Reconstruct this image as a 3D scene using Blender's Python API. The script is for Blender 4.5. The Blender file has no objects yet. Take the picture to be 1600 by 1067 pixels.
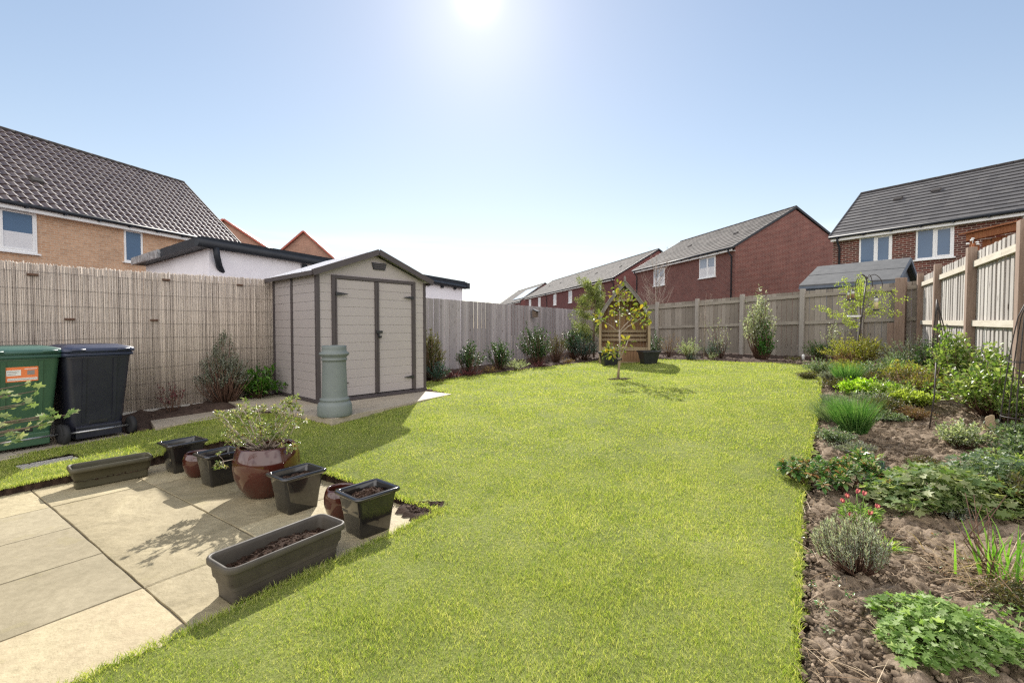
import bpy, math, random
import numpy as np
from mathutils import Vector, Matrix
R = math.radians
random.seed(7); rng = np.random.default_rng(7)
SC = bpy.context.scene
COL = SC.collection

# ------------------------------------------------------------------ helpers
def ssn(a, b, x):
    t = np.clip((np.asarray(x, float) - a) / (b - a), 0, 1)
    return t * t * (3 - 2 * t)
def G(X, Y):
    """height of the lawn: level by the patio, rising to the back and to the right"""
    return .04 + .16 * ssn(3, 7, Y) + .035 * np.maximum(0, X) * ssn(2, 8, Y)
def g1(X, Y): return float(G(X, Y))

def hash2(ix, iy, s):
    h = np.sin(ix * 127.1 + iy * 311.7 + s * 74.7) * 43758.5453
    return h - np.floor(h)
def vnoise(x, y, s=0.):
    ix = np.floor(x); iy = np.floor(y); fx = x - ix; fy = y - iy
    fx = fx * fx * (3 - 2 * fx); fy = fy * fy * (3 - 2 * fy)
    a = hash2(ix, iy, s); b = hash2(ix + 1, iy, s); c = hash2(ix, iy + 1, s); d = hash2(ix + 1, iy + 1, s)
    return (a * (1 - fx) + b * fx) * (1 - fy) + (c * (1 - fx) + d * fx) * fy

def tag(o, label=None, cat=None, group=None, kind=None):
    if label: o['label'] = label
    if cat: o['category'] = cat
    if group: o['group'] = group
    if kind: o['kind'] = kind
    return o
def empty(name, loc=(0, 0, 0), rz=0., label=None, cat=None, group=None):
    o = bpy.data.objects.new(name, None); COL.objects.link(o)
    o.location = loc; o.rotation_euler = (0, 0, rz); o.empty_display_size = .1
    return tag(o, label, cat, group)
def link(name, me, mats, parent=None):
    if not isinstance(mats, (list, tuple)): mats = [mats]
    for m in mats: me.materials.append(m)
    o = bpy.data.objects.new(name, me); COL.objects.link(o)
    if parent is not None: o.parent = parent
    return o
def tri_mesh(name, V, T, mats, parent=None, smooth=False, midx=None):
    me = bpy.data.meshes.new(name)
    V = np.ascontiguousarray(V, np.float32); T = np.ascontiguousarray(T, np.int32)
    k = T.shape[1]
    me.vertices.add(len(V)); me.vertices.foreach_set('co', V.ravel())
    me.loops.add(T.size); me.loops.foreach_set('vertex_index', T.ravel())
    me.polygons.add(len(T)); me.polygons.foreach_set('loop_start', np.arange(0, T.size, k, dtype=np.int32))
    me.polygons.foreach_set('loop_total', np.full(len(T), k, np.int32))
    if smooth: me.polygons.foreach_set('use_smooth', np.ones(len(T), bool))
    if midx is not None: me.polygons.foreach_set('material_index', np.asarray(midx, np.int32))
    me.update(calc_edges=True)
    return link(name, me, mats, parent)
def copy_tree(o, parent=None):
    c = o.copy(); COL.objects.link(c); c.parent = parent
    for ch in [x for x in COL.objects if x.parent == o]:
        copy_tree(ch, c)
    return c

class MB:
    def __init__(s): s.v = []; s.f = []; s.m = []; s.sm = []
    def add(s, V, F, m=0, smooth=False):
        b = len(s.v); s.v += [tuple(p) for p in V]
        for f in F: s.f.append([b + i for i in f]); s.m.append(m); s.sm.append(smooth)
        return s
    def box(s, x0, x1, y0, y1, z0, z1, m=0, rot=None, taper=0.):
        t = taper
        V = [(x0, y0, z0), (x1, y0, z0), (x1, y1, z0), (x0, y1, z0), (x0 + t, y0 + t, z1), (x1 - t, y0 + t, z1), (x1 - t, y1 - t, z1), (x0 + t, y1 - t, z1)]
        if rot is not None: V = [tuple(rot @ Vector(p)) for p in V]
        return s.add(V, [(0, 3, 2, 1), (4, 5, 6, 7), (0, 1, 5, 4), (1, 2, 6, 5), (2, 3, 7, 6), (3, 0, 4, 7)], m)
    def bar(s, a, b, w, h, m=0, up=(0, 0, 1)):
        a = Vector(a); b = Vector(b); d = (b - a); L = d.length; d.normalize()
        u = Vector(up)
        if abs(d.dot(u)) > .98: u = Vector((0, 1, 0))
        x = d.cross(u).normalized(); z = x.cross(d).normalized()
        V = []
        for p in (a, b):
            for sx, sz in ((-1, -1), (1, -1), (1, 1), (-1, 1)): V.append(tuple(p + x * sx * w / 2 + z * sz * h / 2))
        return s.add(V, [(0, 1, 2, 3), (7, 6, 5, 4), (0, 4, 5, 1), (1, 5, 6, 2), (2, 6, 7, 3), (3, 7, 4, 0)], m)
    def tube(s, P, r, n=6, m=0, cap=True):
        P = [Vector(p) for p in P]
        if not isinstance(r, (list, tuple)): r = [r] * len(P)
        V = []; F = []
        x = None
        for i, p in enumerate(P):
            d = (P[min(i + 1, len(P) - 1)] - P[max(i - 1, 0)]).normalized()
            if x is None:
                x = d.cross(Vector((.3, .2, 1)) if abs(d.z) < .9 else Vector((1, .1, 0))).normalized()
            else: x = (x - d * x.dot(d)).normalized()
            y = d.cross(x)
            for k in range(n):
                a = 2 * math.pi * k / n
                V.append(tuple(p + (x * math.cos(a) + y * math.sin(a)) * r[i]))
        for i in range(len(P) - 1):
            for k in range(n):
                F.append((i * n + k, i * n + (k + 1) % n, (i + 1) * n + (k + 1) % n, (i + 1) * n + k))
        s.add(V, F, m, True)
        if cap:
            b = len(s.v) - len(V)
            s.f.append([b + k for k in range(n)][::-1]); s.m.append(m); s.sm.append(False)
            e = len(s.v) - n
            s.f.append([e + k for k in range(n)]); s.m.append(m); s.sm.append(False)
        return s
    def lathe(s, prof, n=32, c=(0, 0, 0), m=0, smooth=True):
        V = []; F = []
        for r, z in prof:
            for k in range(n):
                a = 2 * math.pi * k / n
                V.append((c[0] + r * math.cos(a), c[1] + r * math.sin(a), c[2] + z))
        for i in range(len(prof) - 1):
            for k in range(n):
                F.append((i * n + k, i * n + (k + 1) % n, (i + 1) * n + (k + 1) % n, (i + 1) * n + k))
        s.add(V, F, m, smooth)
        b = len(s.v) - len(V)
        s.f.append([b + k for k in range(n)][::-1]); s.m.append(m); s.sm.append(False)
        return s
    def loft(s, rings, m=0, smooth=False, cap0=True, cap1=True):
        n = len(rings[0]); V = [p for r in rings for p in r]; F = []
        for i in range(len(rings) - 1):
            for k in range(n):
                F.append((i * n + k, i * n + (k + 1) % n, (i + 1) * n + (k + 1) % n, (i + 1) * n + k))
        if cap0: F.append(tuple(range(n))[::-1])
        if cap1: F.append(tuple(range((len(rings) - 1) * n, len(rings) * n)))
        return s.add(V, F, m, smooth)
    def prism(s, poly, y0, y1, m=0):
        """poly in (x,z), extruded along y"""
        n = len(poly)
        V = [(x, y0, z) for x, z in poly] + [(x, y1, z) for x, z in poly]
        F = [tuple(range(n)), tuple(range(n, 2 * n))[::-1]] + [(k, k + n, (k + 1) % n + n, (k + 1) % n) for k in range(n)]
        return s.add(V, F, m)
    def slab(s, poly, z0, z1, m=0):
        """poly in (x,y), extruded along z; z1 may be a list"""
        n = len(poly); zt = z1 if isinstance(z1, (list, tuple)) else [z1] * n
        V = [(x, y, z0) for x, y in poly] + [(p[0], p[1], zt[i]) for i, p in enumerate(poly)]
        F = [tuple(range(n))[::-1], tuple(range(n, 2 * n))] + [(k, (k + 1) % n, (k + 1) % n + n, k + n) for k in range(n)]
        return s.add(V, F, m)
    def build(s, name, mats, parent=None, bevel=0., seg=2, auto=False):
        me = bpy.data.meshes.new(name)
        me.from_pydata(s.v, [], s.f)
        me.polygons.foreach_set('material_index', s.m)
        me.polygons.foreach_set('use_smooth', s.sm)
        me.update()
        o = link(name, me, mats, parent)
        if bevel:
            b = o.modifiers.new('bevel', 'BEVEL'); b.width = bevel; b.segments = seg; b.limit_method = 'ANGLE'; b.angle_limit = R(35)
        return o

def rrect(w, d, r, z, cx=0, cy=0, n=4):
    P = []
    for qx, qy, a0 in ((1, 1, 0), (-1, 1, 90), (-1, -1, 180), (1, -1, 270)):
        for k in range(n + 1):
            a = R(a0 + 90 * k / n)
            P.append((cx + qx * (w / 2 - r) + r * math.cos(a), cy + qy * (d / 2 - r) + r * math.sin(a), z))
    return P

# ------------------------------------------------------------------ materials
class NT:
    def __init__(s, name):
        s.mat = bpy.data.materials.new(name); s.mat.use_nodes = True
        s.t = s.mat.node_tree; s.t.nodes.clear()
        s.out = s.n('ShaderNodeOutputMaterial')
    def n(s, typ, **kw):
        nd = s.t.nodes.new(typ)
        for k, v in kw.items(): setattr(nd, k, v)
        return nd
    def l(s, a, b): s.t.links.new(a, b)
    def set(s, nd, **kw):
        for k, v in kw.items(): nd.inputs[k.replace('_', ' ')].default_value = v
        return nd
    def noise(s, vec, scale, detail=4, rough=.55, dist=0):
        nd = s.n('ShaderNodeTexNoise'); s.l(vec, nd.inputs['Vector'])
        nd.inputs['Scale'].default_value = scale; nd.inputs['Detail'].default_value = detail
        nd.inputs['Roughness'].default_value = rough; nd.inputs['Distortion'].default_value = dist
        return nd.outputs['Fac']
    def ramp(s, fac, stops):
        r = s.n('ShaderNodeValToRGB'); s.l(fac, r.inputs[0])
        while len(r.color_ramp.elements) < len(stops): r.color_ramp.elements.new(.5)
        for e, (p, c) in zip(r.color_ramp.elements, stops):
            e.position = p; e.color = (c[0], c[1], c[2], 1)
        return r.outputs[0]
    def mix(s, fac, a, b, mode='MIX'):
        m = s.n('ShaderNodeMix', data_type='RGBA', blend_type=mode)
        if isinstance(fac, float) or isinstance(fac, int): m.inputs[0].default_value = fac
        else: s.l(fac, m.inputs[0])
        for i, x in ((6, a), (7, b)):
            if isinstance(x, tuple): m.inputs[i].default_value = (x[0], x[1], x[2], 1)
            else: s.l(x, m.inputs[i])
        return m.outputs[2]
    def math(s, op, a, b=0.):
        m = s.n('ShaderNodeMath', operation=op)
        for i, x in enumerate((a, b)):
            if isinstance(x, (int, float)): m.inputs[i].default_value = x
            else: s.l(x, m.inputs[i])
        return m.outputs[0]
    def bump(s, h, strength=.3, dist=.01):
        b = s.n('ShaderNodeBump'); s.l(h, b.inputs['Height'])
        b.inputs['Strength'].default_value = strength; b.inputs['Distance'].default_value = dist
        return b.outputs[0]
    def obj(s):
        return s.n('ShaderNodeTexCoord').outputs['Object']
    def bsdf(s, col, rough=.7, spec=.4, metal=0., normal=None, coat=0., coat_r=.05):
        p = s.n('ShaderNodeBsdfPrincipled')
        if isinstance(col, tuple): p.inputs['Base Color'].default_value = (col[0], col[1], col[2], 1)
        else: s.l(col, p.inputs['Base Color'])
        if isinstance(rough, (int, float)): p.inputs['Roughness'].default_value = rough
        else: s.l(rough, p.inputs['Roughness'])
        p.inputs['Specular IOR Level'].default_value = spec
        p.inputs['Metallic'].default_value = metal
        p.inputs['Coat Weight'].default_value = coat; p.inputs['Coat Roughness'].default_value = coat_r
        if normal is not None: s.l(normal, p.inputs['Normal'])
        return p.outputs[0]
    def done(s, sh):
        s.l(sh, s.out.inputs['Surface']); return s.mat

def simple(name, c1, c2, scale=6., rough=.6, spec=.4, bump=.2, bdist=.004, bscale=None, coat=0., metal=0., stretch=None, island=.0):
    t = NT(name); v = t.obj()
    if stretch:
        mp = t.n('ShaderNodeMapping'); t.l(v, mp.inputs[0]); mp.inputs['Scale'].default_value = stretch; v = mp.outputs[0]
    f = t.noise(v, scale, 5, .6)
    col = t.ramp(f, [(.3, c1), (.7, c2)])
    if island:
        rp = t.n('ShaderNodeNewGeometry').outputs['Random Per Island']
        a = 1 - island; b = 1 + island
        k = t.ramp(rp, [(0, (a, a, a)), (.5, (1, 1, 1)), (1, (min(b, 2),) * 3)])
        col = t.mix(1.0, col, k, 'MULTIPLY')
    nb = None
    if bump: nb = t.bump(t.noise(v, bscale or scale * 6, 5, .6), bump, bdist)
    r = t.math('MULTIPLY_ADD', f, .3) if False else rough
    return t.done(t.bsdf(col, r, spec, metal, nb, coat))

def wood(name, cols, grain=1., stretch=(9, 9, .8), island=True, rough=.8, knots=True):
    """weathered wood, grain along local z (boards stand upright)"""
    t = NT(name); v = t.obj()
    rp = t.n('ShaderNodeNewGeometry').outputs['Random Per Island']
    off = t.n('ShaderNodeCombineXYZ'); 
    t.l(t.math('MULTIPLY', rp, 13.), off.inputs[0]); t.l(t.math('MULTIPLY', rp, 7.), off.inputs[2])
    va = t.n('ShaderNodeVectorMath', operation='ADD'); t.l(v, va.inputs[0]); t.l(off.outputs[0], va.inputs[1])
    mp = t.n('ShaderNodeMapping'); t.l(va.outputs[0], mp.inputs[0]); mp.inputs['Scale'].default_value = stretch
    f = t.noise(mp.outputs[0], 4 * grain, 6, .65, .6)
    f2 = t.noise(va.outputs[0], 1.3, 3, .5)
    fm = t.math('ADD', t.math('MULTIPLY', f, .6), t.math('MULTIPLY', rp, .4)) if island else f
    n = len(cols)
    col = t.ramp(fm, [(.22 + .5 * i / (n - 1), c) for i, c in enumerate(cols)])
    col = t.mix(t.math('MULTIPLY', f2, .3), col, (cols[0][0] * .55, cols[0][1] * .52, cols[0][2] * .5))
    if knots:
        vo = t.n('ShaderNodeTexVoronoi'); mk = t.n('ShaderNodeMapping'); t.l(va.outputs[0], mk.inputs[0])
        mk.inputs['Scale'].default_value = (7 * grain, 7 * grain, 2.2 * grain); t.l(mk.outputs[0], vo.inputs['Vector']); vo.inputs['Scale'].default_value = 1.
        kf = t.ramp(vo.outputs['Distance'], [(.06, (1, 1, 1)), (.13, (0, 0, 0))])
        kk = t.n('ShaderNodeSeparateColor'); t.l(kf, kk.inputs[0])
        col = t.mix(t.math('MULTIPLY', kk.outputs[0], .75), col, (.05, .03, .02))
    nb = t.bump(f, .35, .004)
    return t.done(t.bsdf(col, rough, .25, 0, nb))

def leafmat(name, cols, transl=.45, rough=.45, spec=.35, tmul=(1.15, 1.25, .55)):
    t = NT(name)
    rp = t.n('ShaderNodeNewGeometry').outputs['Random Per Island']
    n = len(cols)
    col = t.ramp(rp, [(i / max(1, n - 1), c) for i, c in enumerate(cols)])
    p = t.bsdf(col, rough, spec)
    tr = t.n('ShaderNodeBsdfTranslucent')
    tc = t.mix(1., col, tmul, 'MULTIPLY'); t.l(tc, tr.inputs[0])
    mx = t.n('ShaderNodeMixShader'); mx.inputs[0].default_value = transl
    t.l(p, mx.inputs[1]); t.l(tr.outputs[0], mx.inputs[2])
    return t.done(mx.outputs[0])

def brick(name, c1, c2, mortar, sc=1., msize=.011, row=.075):
    t = NT(name); v = t.obj()
    sp = t.n('ShaderNodeSeparateXYZ'); t.l(v, sp.inputs[0])
    cb = t.n('ShaderNodeCombineXYZ'); t.l(t.math('ADD', sp.outputs[0], sp.outputs[1]), cb.inputs[0]); t.l(sp.outputs[2], cb.inputs[1])
    b = t.n('ShaderNodeTexBrick'); t.l(cb.outputs[0], b.inputs['Vector'])
    b.inputs['Scale'].default_value = 1.; b.inputs['Brick Width'].default_value = .225 * sc; b.inputs['Row Height'].default_value = row * sc
    b.inputs['Mortar Size'].default_value = msize; b.inputs['Mortar Smooth'].default_value = .2; b.inputs['Bias'].default_value = -.1
    b.inputs['Color1'].default_value = (*c1, 1); b.inputs['Color2'].default_value = (*c2, 1); b.inputs['Mortar'].default_value = (*mortar, 1)
    f = t.noise(v, 1.1, 4, .6)
    col = t.mix(1., b.outputs['Color'], t.ramp(f, [(.3, (.86, .86, .86)), (.7, (1.12, 1.1, 1.08))]), 'MULTIPLY')
    f2 = t.noise(v, 9, 3, .7)
    col = t.mix(1., col, t.ramp(f2, [(.3, (.85, .85, .87)), (.7, (1.12, 1.12, 1.1))]), 'MULTIPLY')
    nb = t.bump(b.outputs['Fac'], -.5, .006)
    return t.done(t.bsdf(col, .88, .2, 0, nb))

M = {}
M['fence_l'] = wood('grey_fence_wood', [(.25, .225, .225), (.36, .325, .325), (.47, .43, .43)])
M['fence_b'] = wood('brown_grey_fence_wood', [(.19, .165, .135), (.28, .245, .205), (.37, .33, .28)])
M['fence_r'] = wood('pale_fence_wood', [(.34, .31, .285), (.46, .43, .40), (.57, .54, .50)])
M['post_r'] = wood('brown_post_wood', [(.20, .135, .10), (.28, .20, .155), (.36, .27, .215)], island=False)
M['post_b'] = wood('weathered_post_wood', [(.27, .245, .215), (.36, .33, .29), (.44, .41, .37)], island=False)
M['rail'] = wood('rail_wood', [(.24, .215, .175), (.33, .295, .245), (.41, .37, .31)], stretch=(.8, 9, 9), island=False)
M['rail_r'] = wood('pale_rail_wood', [(.44, .39, .31), (.55, .50, .41), (.65, .61, .52)], stretch=(.8, 9, 9), island=False)
M['arb'] = wood('arbour_wood', [(.16, .09, .048), (.23, .135, .072), (.31, .195, .11)])
M['arb2'] = wood('arbour_pale_wood', [(.22, .165, .10), (.31, .24, .15), (.39, .315, .205)], island=False)
M['arb_roof'] = wood('arbour_grey_roof_wood', [(.13, .12, .105), (.18, .165, .145), (.24, .22, .19)])
M['gaz'] = wood('orange_gazebo_wood', [(.24, .08, .035), (.34, .125, .055), (.42, .18, .08)], island=False)
M['reed'] = wood('reed_cane', [(.32, .27, .23), (.53, .455, .385), (.73, .64, .545)], stretch=(3, 3, 1.5), knots=False, rough=.6)
M['wire'] = simple('black_wire', (.03, .03, .03), (.05, .045, .04), rough=.5, bump=0)
M['iron'] = simple('dark_iron', (.025, .022, .022), (.06, .045, .04), 30, .55, bump=.2, bdist=.002)
M['brk_t'] = brick('buff_brick', (.48, .29, .18), (.58, .375, .245), (.52, .41, .31))
M['brk_m'] = brick('red_brick', (.125, .042, .036), (.185, .066, .053), (.24, .165, .145), msize=.012)
M['brk_d'] = brick('dark_red_brick', (.12, .036, .036), (.17, .055, .052), (.18, .12, .11), msize=.010)
M['brk_r'] = brick('multi_red_brick', (.075, .026, .022), (.19, .052, .038), (.34, .27, .23), msize=.013, sc=1.12)
M['brk_o'] = brick('orange_gable_brick', (.30, .165, .12), (.37, .21, .155), (.36, .26, .21))
M['render'] = simple('white_render', (.74, .72, .76), (.82, .80, .84), 3, .85, .2, .25, .002, 60)
M['pvc'] = simple('white_upvc', (.78, .78, .78), (.84, .84, .83), 2, .35, .5, 0)
M['pvc_s'] = simple('shed_lining_grey', (.30, .27, .26), (.34, .31, .29), 2, .5, .4, 0)
M['black'] = simple('black_plastic', (.012, .013, .016), (.022, .023, .026), 8, .4, .5, .1, .002)
M['gutter'] = simple('dark_gutter', (.014, .017, .024), (.024, .028, .035), 5, .55, .3, 0)
M['redtile'] = simple('red_verge_tile', (.32, .085, .06), (.40, .13, .095), 6, .7, .3, .2)

def tilemat(name, c1, c2, c3, rough=.5, w=.3, spec=.5):
    t = NT(name); v = t.obj()
    sp = t.n('ShaderNodeSeparateXYZ'); t.l(v, sp.inputs[0])
    cb = t.n('ShaderNodeCombineXYZ')
    t.l(t.math('FLOOR', t.math('MULTIPLY', sp.outputs[0], 1 / w)), cb.inputs[0]); t.l(t.math('FLOOR', t.math('MULTIPLY', sp.outputs[2], 5.1)), cb.inputs[1])
    wn = t.n('ShaderNodeTexWhiteNoise', noise_dimensions='2D'); t.l(cb.outputs[0], wn.inputs['Vector'])
    f = t.noise(v, 14, 4, .6)
    fm = t.math('ADD', t.math('MULTIPLY', f, .5), t.math('MULTIPLY', wn.outputs['Value'], .5))
    col = t.ramp(fm, [(.25, c1), (.5, c2), (.75, c3)])
    return t.done(t.bsdf(col, rough, spec, 0, t.bump(f, .3, .004)))
M['tile_l'] = tilemat('brown_pantile', (.062, .040, .036), (.085, .058, .052), (.11, .082, .072), .36, .25, 1.)
M['tile_m'] = tilemat('grey_concrete_tile', (.075, .07, .066), (.11, .10, .095), (.16, .148, .138), .85, .34, .12)
M['ridge'] = simple('matt_ridge_tile', (.055, .05, .05), (.085, .08, .078), 6, .95, .05, .2)
M['tile_r'] = tilemat('slate_grey_tile', (.072, .069, .070), (.086, .082, .082), (.105, .10, .098), .62, .3, .35)
M['felt'] = simple('grey_roof_felt', (.085, .088, .092), (.125, .128, .13), 5, .85, .3, .4, .003, 120)
M['felt_wall'] = simple('blue_grey_painted_wood', (.10, .125, .16), (.13, .155, .19), 5, .7, .3, .2)
def glassmat(name, c, r=.04):
    t = NT(name); v = t.obj()
    f = t.noise(v, .8, 2, .5)
    col = t.mix(f, c, (c[0] * .55, c[1] * .6, c[2] * .7))
    return t.done(t.bsdf(col, r, .5, 0, None, .0, .02))
M['glass'] = glassmat('window_glass', (.10, .17, .27))
M['glass_w'] = glassmat('window_glass_with_net', (.36, .40, .46))
M['curtain'] = simple('white_blind', (.62, .62, .64), (.72, .72, .73), 2, .8, .2, 0)
M['solar'] = simple('solar_panel_glass', (.55, .60, .66), (.62, .66, .70), 2, .12, 1., 0)
# shed plastic with faint wood grain
def shedmat():
    t = NT('beige_plastic_cladding'); v = t.obj()
    mp = t.n('ShaderNodeMapping'); t.l(v, mp.inputs[0]); mp.inputs['Scale'].default_value = (1.2, 1.2, 30)
    f = t.noise(mp.outputs[0], 3, 4, .6); f2 = t.noise(v, 2, 3, .5)
    col = t.mix(f2, (.35, .315, .305), (.395, .36, .35))
    return t.done(t.bsdf(col, .55, .35, 0, t.bump(f, .3, .002)))
M['shed'] = shedmat()
M['shedtrim'] = simple('brown_plastic_trim', (.055, .045, .047), (.075, .062, .063), 5, .5, .4, .1, .002)
M['shedroof'] = simple('grey_plastic_roof', (.58, .57, .59), (.66, .65, .67), 4, .35, .6, .1, .002)
M['galv'] = simple('galvanised_edge', (.45, .46, .48), (.10, .10, .11), 9, .4, .6, .1, metal=.3)

def slabmat(name, cols, island=True, bump=.35):
    t = NT(name); v = t.obj()
    rp = t.n('ShaderNodeNewGeometry').outputs['Random Per Island']
    off = t.n('ShaderNodeCombineXYZ'); t.l(t.math('MULTIPLY', rp, 31.), off.inputs[0]); t.l(t.math('MULTIPLY', rp, 17.), off.inputs[1])
    va = t.n('ShaderNodeVectorMath', operation='ADD'); t.l(v, va.inputs[0]); t.l(off.outputs[0], va.inputs[1])
    f = t.noise(va.outputs[0], 1.8, 6, .62, .8)
    f2 = t.noise(va.outputs[0], 22, 4, .7)
    fm = t.math('ADD', t.math('MULTIPLY', f, .75), t.math('MULTIPLY', rp, .42 if island else 0))
    col = t.ramp(fm, [(.30 + .5 * i / (len(cols) - 1), c) for i, c in enumerate(cols)])
    col = t.mix(1., col, t.ramp(f2, [(.3, (.84, .83, .8)), (.65, (1.08, 1.08, 1.08))]), 'MULTIPLY')
    # green algae and brown stain patches
    f3 = t.noise(va.outputs[0], 3.3, 5, .7)
    col = t.mix(t.math('MULTIPLY', t.math('GREATER_THAN', f3, .61), .22), col, (.26, .22, .10))
    f4 = t.noise(va.outputs[0], 120, 3, .7)
    h = t.math('ADD', t.math('MULTIPLY', f, 2.2), t.math('ADD', t.math('MULTIPLY', f2, .5), t.math('MULTIPLY', f4, .12)))
    return t.done(t.bsdf(col, .72, .3, 0, t.bump(h, bump, .02)))
M['slab'] = slabmat('yellow_sandstone', [(.21, .175, .102), (.31, .26, .16), (.42, .36, .225), (.37, .30, .19)], bump=.6)
M['slab2'] = slabmat('olive_grey_paving', [(.20, .17, .105), (.27, .23, .15), (.33, .285, .19)], bump=.3)
M['path'] = slabmat('grey_buff_paving', [(.30, .255, .20), (.37, .32, .25), (.43, .38, .30)])
M['pathside'] = simple('sandy_edge', (.34, .22, .10), (.44, .30, .15), 12, .9, .2, .4)
def soilmat(name, a, b, c):
    t = NT(name); v = t.obj()
    f = t.noise(v, 9, 6, .7); f2 = t.noise(v, 70, 5, .75)
    rp = t.n('ShaderNodeNewGeometry').outputs['Random Per Island']
    col = t.ramp(t.math('ADD', t.math('MULTIPLY', f, .6), t.math('MULTIPLY', f2, .4)), [(.35, a), (.5, b), (.66, c)])
    k = t.ramp(rp, [(0, (.6, .58, .56)), (.6, (1.05, 1.04, 1.02)), (1, (1.5, 1.47, 1.42))])
    col = t.mix(1., col, k, 'MULTIPLY')
    return t.done(t.bsdf(col, .95, .12, 0, t.bump(f2, .8, .01)))
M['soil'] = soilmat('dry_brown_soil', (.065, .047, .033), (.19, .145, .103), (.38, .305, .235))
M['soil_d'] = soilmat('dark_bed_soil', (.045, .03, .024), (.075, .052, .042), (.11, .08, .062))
M['grit'] = soilmat('joint_grit', (.10, .085, .06), (.16, .135, .095), (.22, .19, .14))
M['compost'] = soilmat('dark_compost', (.022, .014, .010), (.045, .028, .020), (.085, .052, .036))
def lawnbase():
    t = NT('lawn_thatch'); v = t.obj()
    f = t.noise(v, 1.2, 5, .6); f2 = t.noise(v, 45, 4, .7)
    col = t.ramp(t.math('ADD', t.math('MULTIPLY', f, .5), t.math('MULTIPLY', f2, .5)), [(.3, (.085, .10, .028)), (.5, (.16, .185, .05)), (.7, (.26, .27, .09))])
    return t.done(t.bsdf(col, .9, .1, 0, t.bump(f2, .8, .02)))
M['lawn'] = lawnbase()
def grassmat():
    t = NT('grass_blade'); 
    g = t.n('ShaderNodeNewGeometry'); rp = g.outputs['Random Per Island']; v = g.outputs['Position']
    f = t.noise(v, .9, 4, .6); f2 = t.noise(v, 5., 3, .6)
    fm = t.math('ADD', t.math('MULTIPLY', rp, .50), t.math('ADD', t.math('MULTIPLY', f, .26), t.math('MULTIPLY', f2, .28)))
    col = t.ramp(fm, [(.20, (.10, .17, .025)), (.36, (.23, .325, .045)), (.52, (.40, .47, .095)), (.70, (.55, .56, .18)), (.86, (.68, .62, .34))])
    p = t.bsdf(col, .5, .3)
    tr = t.n('ShaderNodeBsdfTranslucent'); t.l(t.mix(1., col, (1.15, 1.15, .6), 'MULTIPLY'), tr.inputs[0])
    mx = t.n('ShaderNodeMixShader'); mx.inputs[0].default_value = .5
    t.l(p, mx.inputs[1]); t.l(tr.outputs[0], mx.inputs[2])
    return t.done(mx.outputs[0])
M['grass'] = grassmat()
M['bark'] = simple('grey_brown_bark', (.10, .07, .05), (.20, .155, .12), 20, .85, .2, .5, .003)
M['bark_p'] = simple('pale_bark', (.26, .21, .17), (.38, .32, .27), 20, .8, .2, .4, .003)
M['twig'] = simple('brown_twig', (.09, .05, .035), (.17, .10, .07), 20, .8, .2, .2)
M['straw'] = leafmat('dry_stalk', [(.30, .19, .11), (.45, .33, .20), (.58, .46, .31)], .25, .6)
M['planter'] = None
def glaze(name, c1, c2, rough=.12):
    t = NT(name); v = t.obj()
    f = t.noise(v, 7, 5, .6); f2 = t.noise(v, 3, 3, .5)
    col = t.mix(f, c1, c2)
    return t.done(t.bsdf(col, t.math('ADD', t.math('MULTIPLY', f2, .10), rough), .6, 0, t.bump(t.noise(v, 11, 3, .5), .12, .004), .5))
M['gl_black'] = glaze('glossy_black_glaze', (.008, .008, .009), (.022, .019, .016), .05)
M['gl_red'] = glaze('dark_red_glaze', (.035, .007, .005), (.075, .016, .010), .03)
M['trough'] = simple('dark_grey_brown_plastic', (.050, .043, .034), (.085, .073, .056), 7, .55, .4, .25, .002, 90)
M['trough_g'] = simple('olive_stained_plastic', (.050, .046, .024), (.075, .066, .04), 7, .5, .4, .25, .002, 90)
M['trim_grey'] = simple('grey_rim', (.13, .12, .115), (.18, .17, .16), 9, .5, .4, .1, .002)
M['clay'] = simple('sage_painted_clay', (.145, .168, .162), (.185, .21, .20), 5, .62, .35, .3, .003, 30)
M['bin_g'] = simple('green_bin_plastic', (.032, .085, .045), (.048, .11, .06), 4, .42, .5, .1, .002)
M['bin_gl'] = simple('green_bin_lid', (.035, .095, .075), (.05, .125, .10), 4, .45, .5, .1, .002)
M['bin_n'] = simple('navy_bin_plastic', (.014, .015, .026), (.026, .028, .040), 4, .36, .5, .1, .002)
M['bin_nl'] = simple('navy_bin_lid', (.022, .030, .065), (.035, .045, .085), 4, .42, .5, .1, .002)
M['rubber'] = simple('black_rubber', (.018, .018, .02), (.03, .03, .032), 9, .7, .3, .2)
M['steel'] = simple('steel_axle', (.45, .45, .46), (.6, .6, .6), 9, .35, .6, 0, metal=.8)
M['orange'] = simple('orange_sticker', (.78, .20, .06), (.85, .25, .09), 3, .5, .4, 0)
M['white'] = simple('white_paint', (.75, .75, .73), (.82, .82, .8), 3, .5, .4, 0)
M['ink'] = simple('grey_ink', (.25, .22, .2), (.32, .28, .26), 3, .6, .3, 0)
M['concrete'] = simple('concrete', (.36, .34, .31), (.48, .46, .42), 7, .9, .2, .3, .004, 60)
M['seed'] = simple('bird_seed', (.55, .45, .22), (.75, .66, .40), 60, .8, .2, .4, .003, 90)
M['seed_d'] = simple('peanut_mix', (.20, .12, .07), (.34, .22, .14), 60, .8, .2, .4, .003, 90)
M['clear'] = simple('pale_tube', (.70, .70, .68), (.78, .78, .75), 5, .2, .6, 0)
M['cream'] = simple('cream_tag', (.72, .55, .36), (.80, .66, .48), 3, .6, .3, 0)
M['pinktag'] = simple('pink_tag', (.70, .38, .28), (.78, .50, .38), 9, .6, .3, 0)

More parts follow.
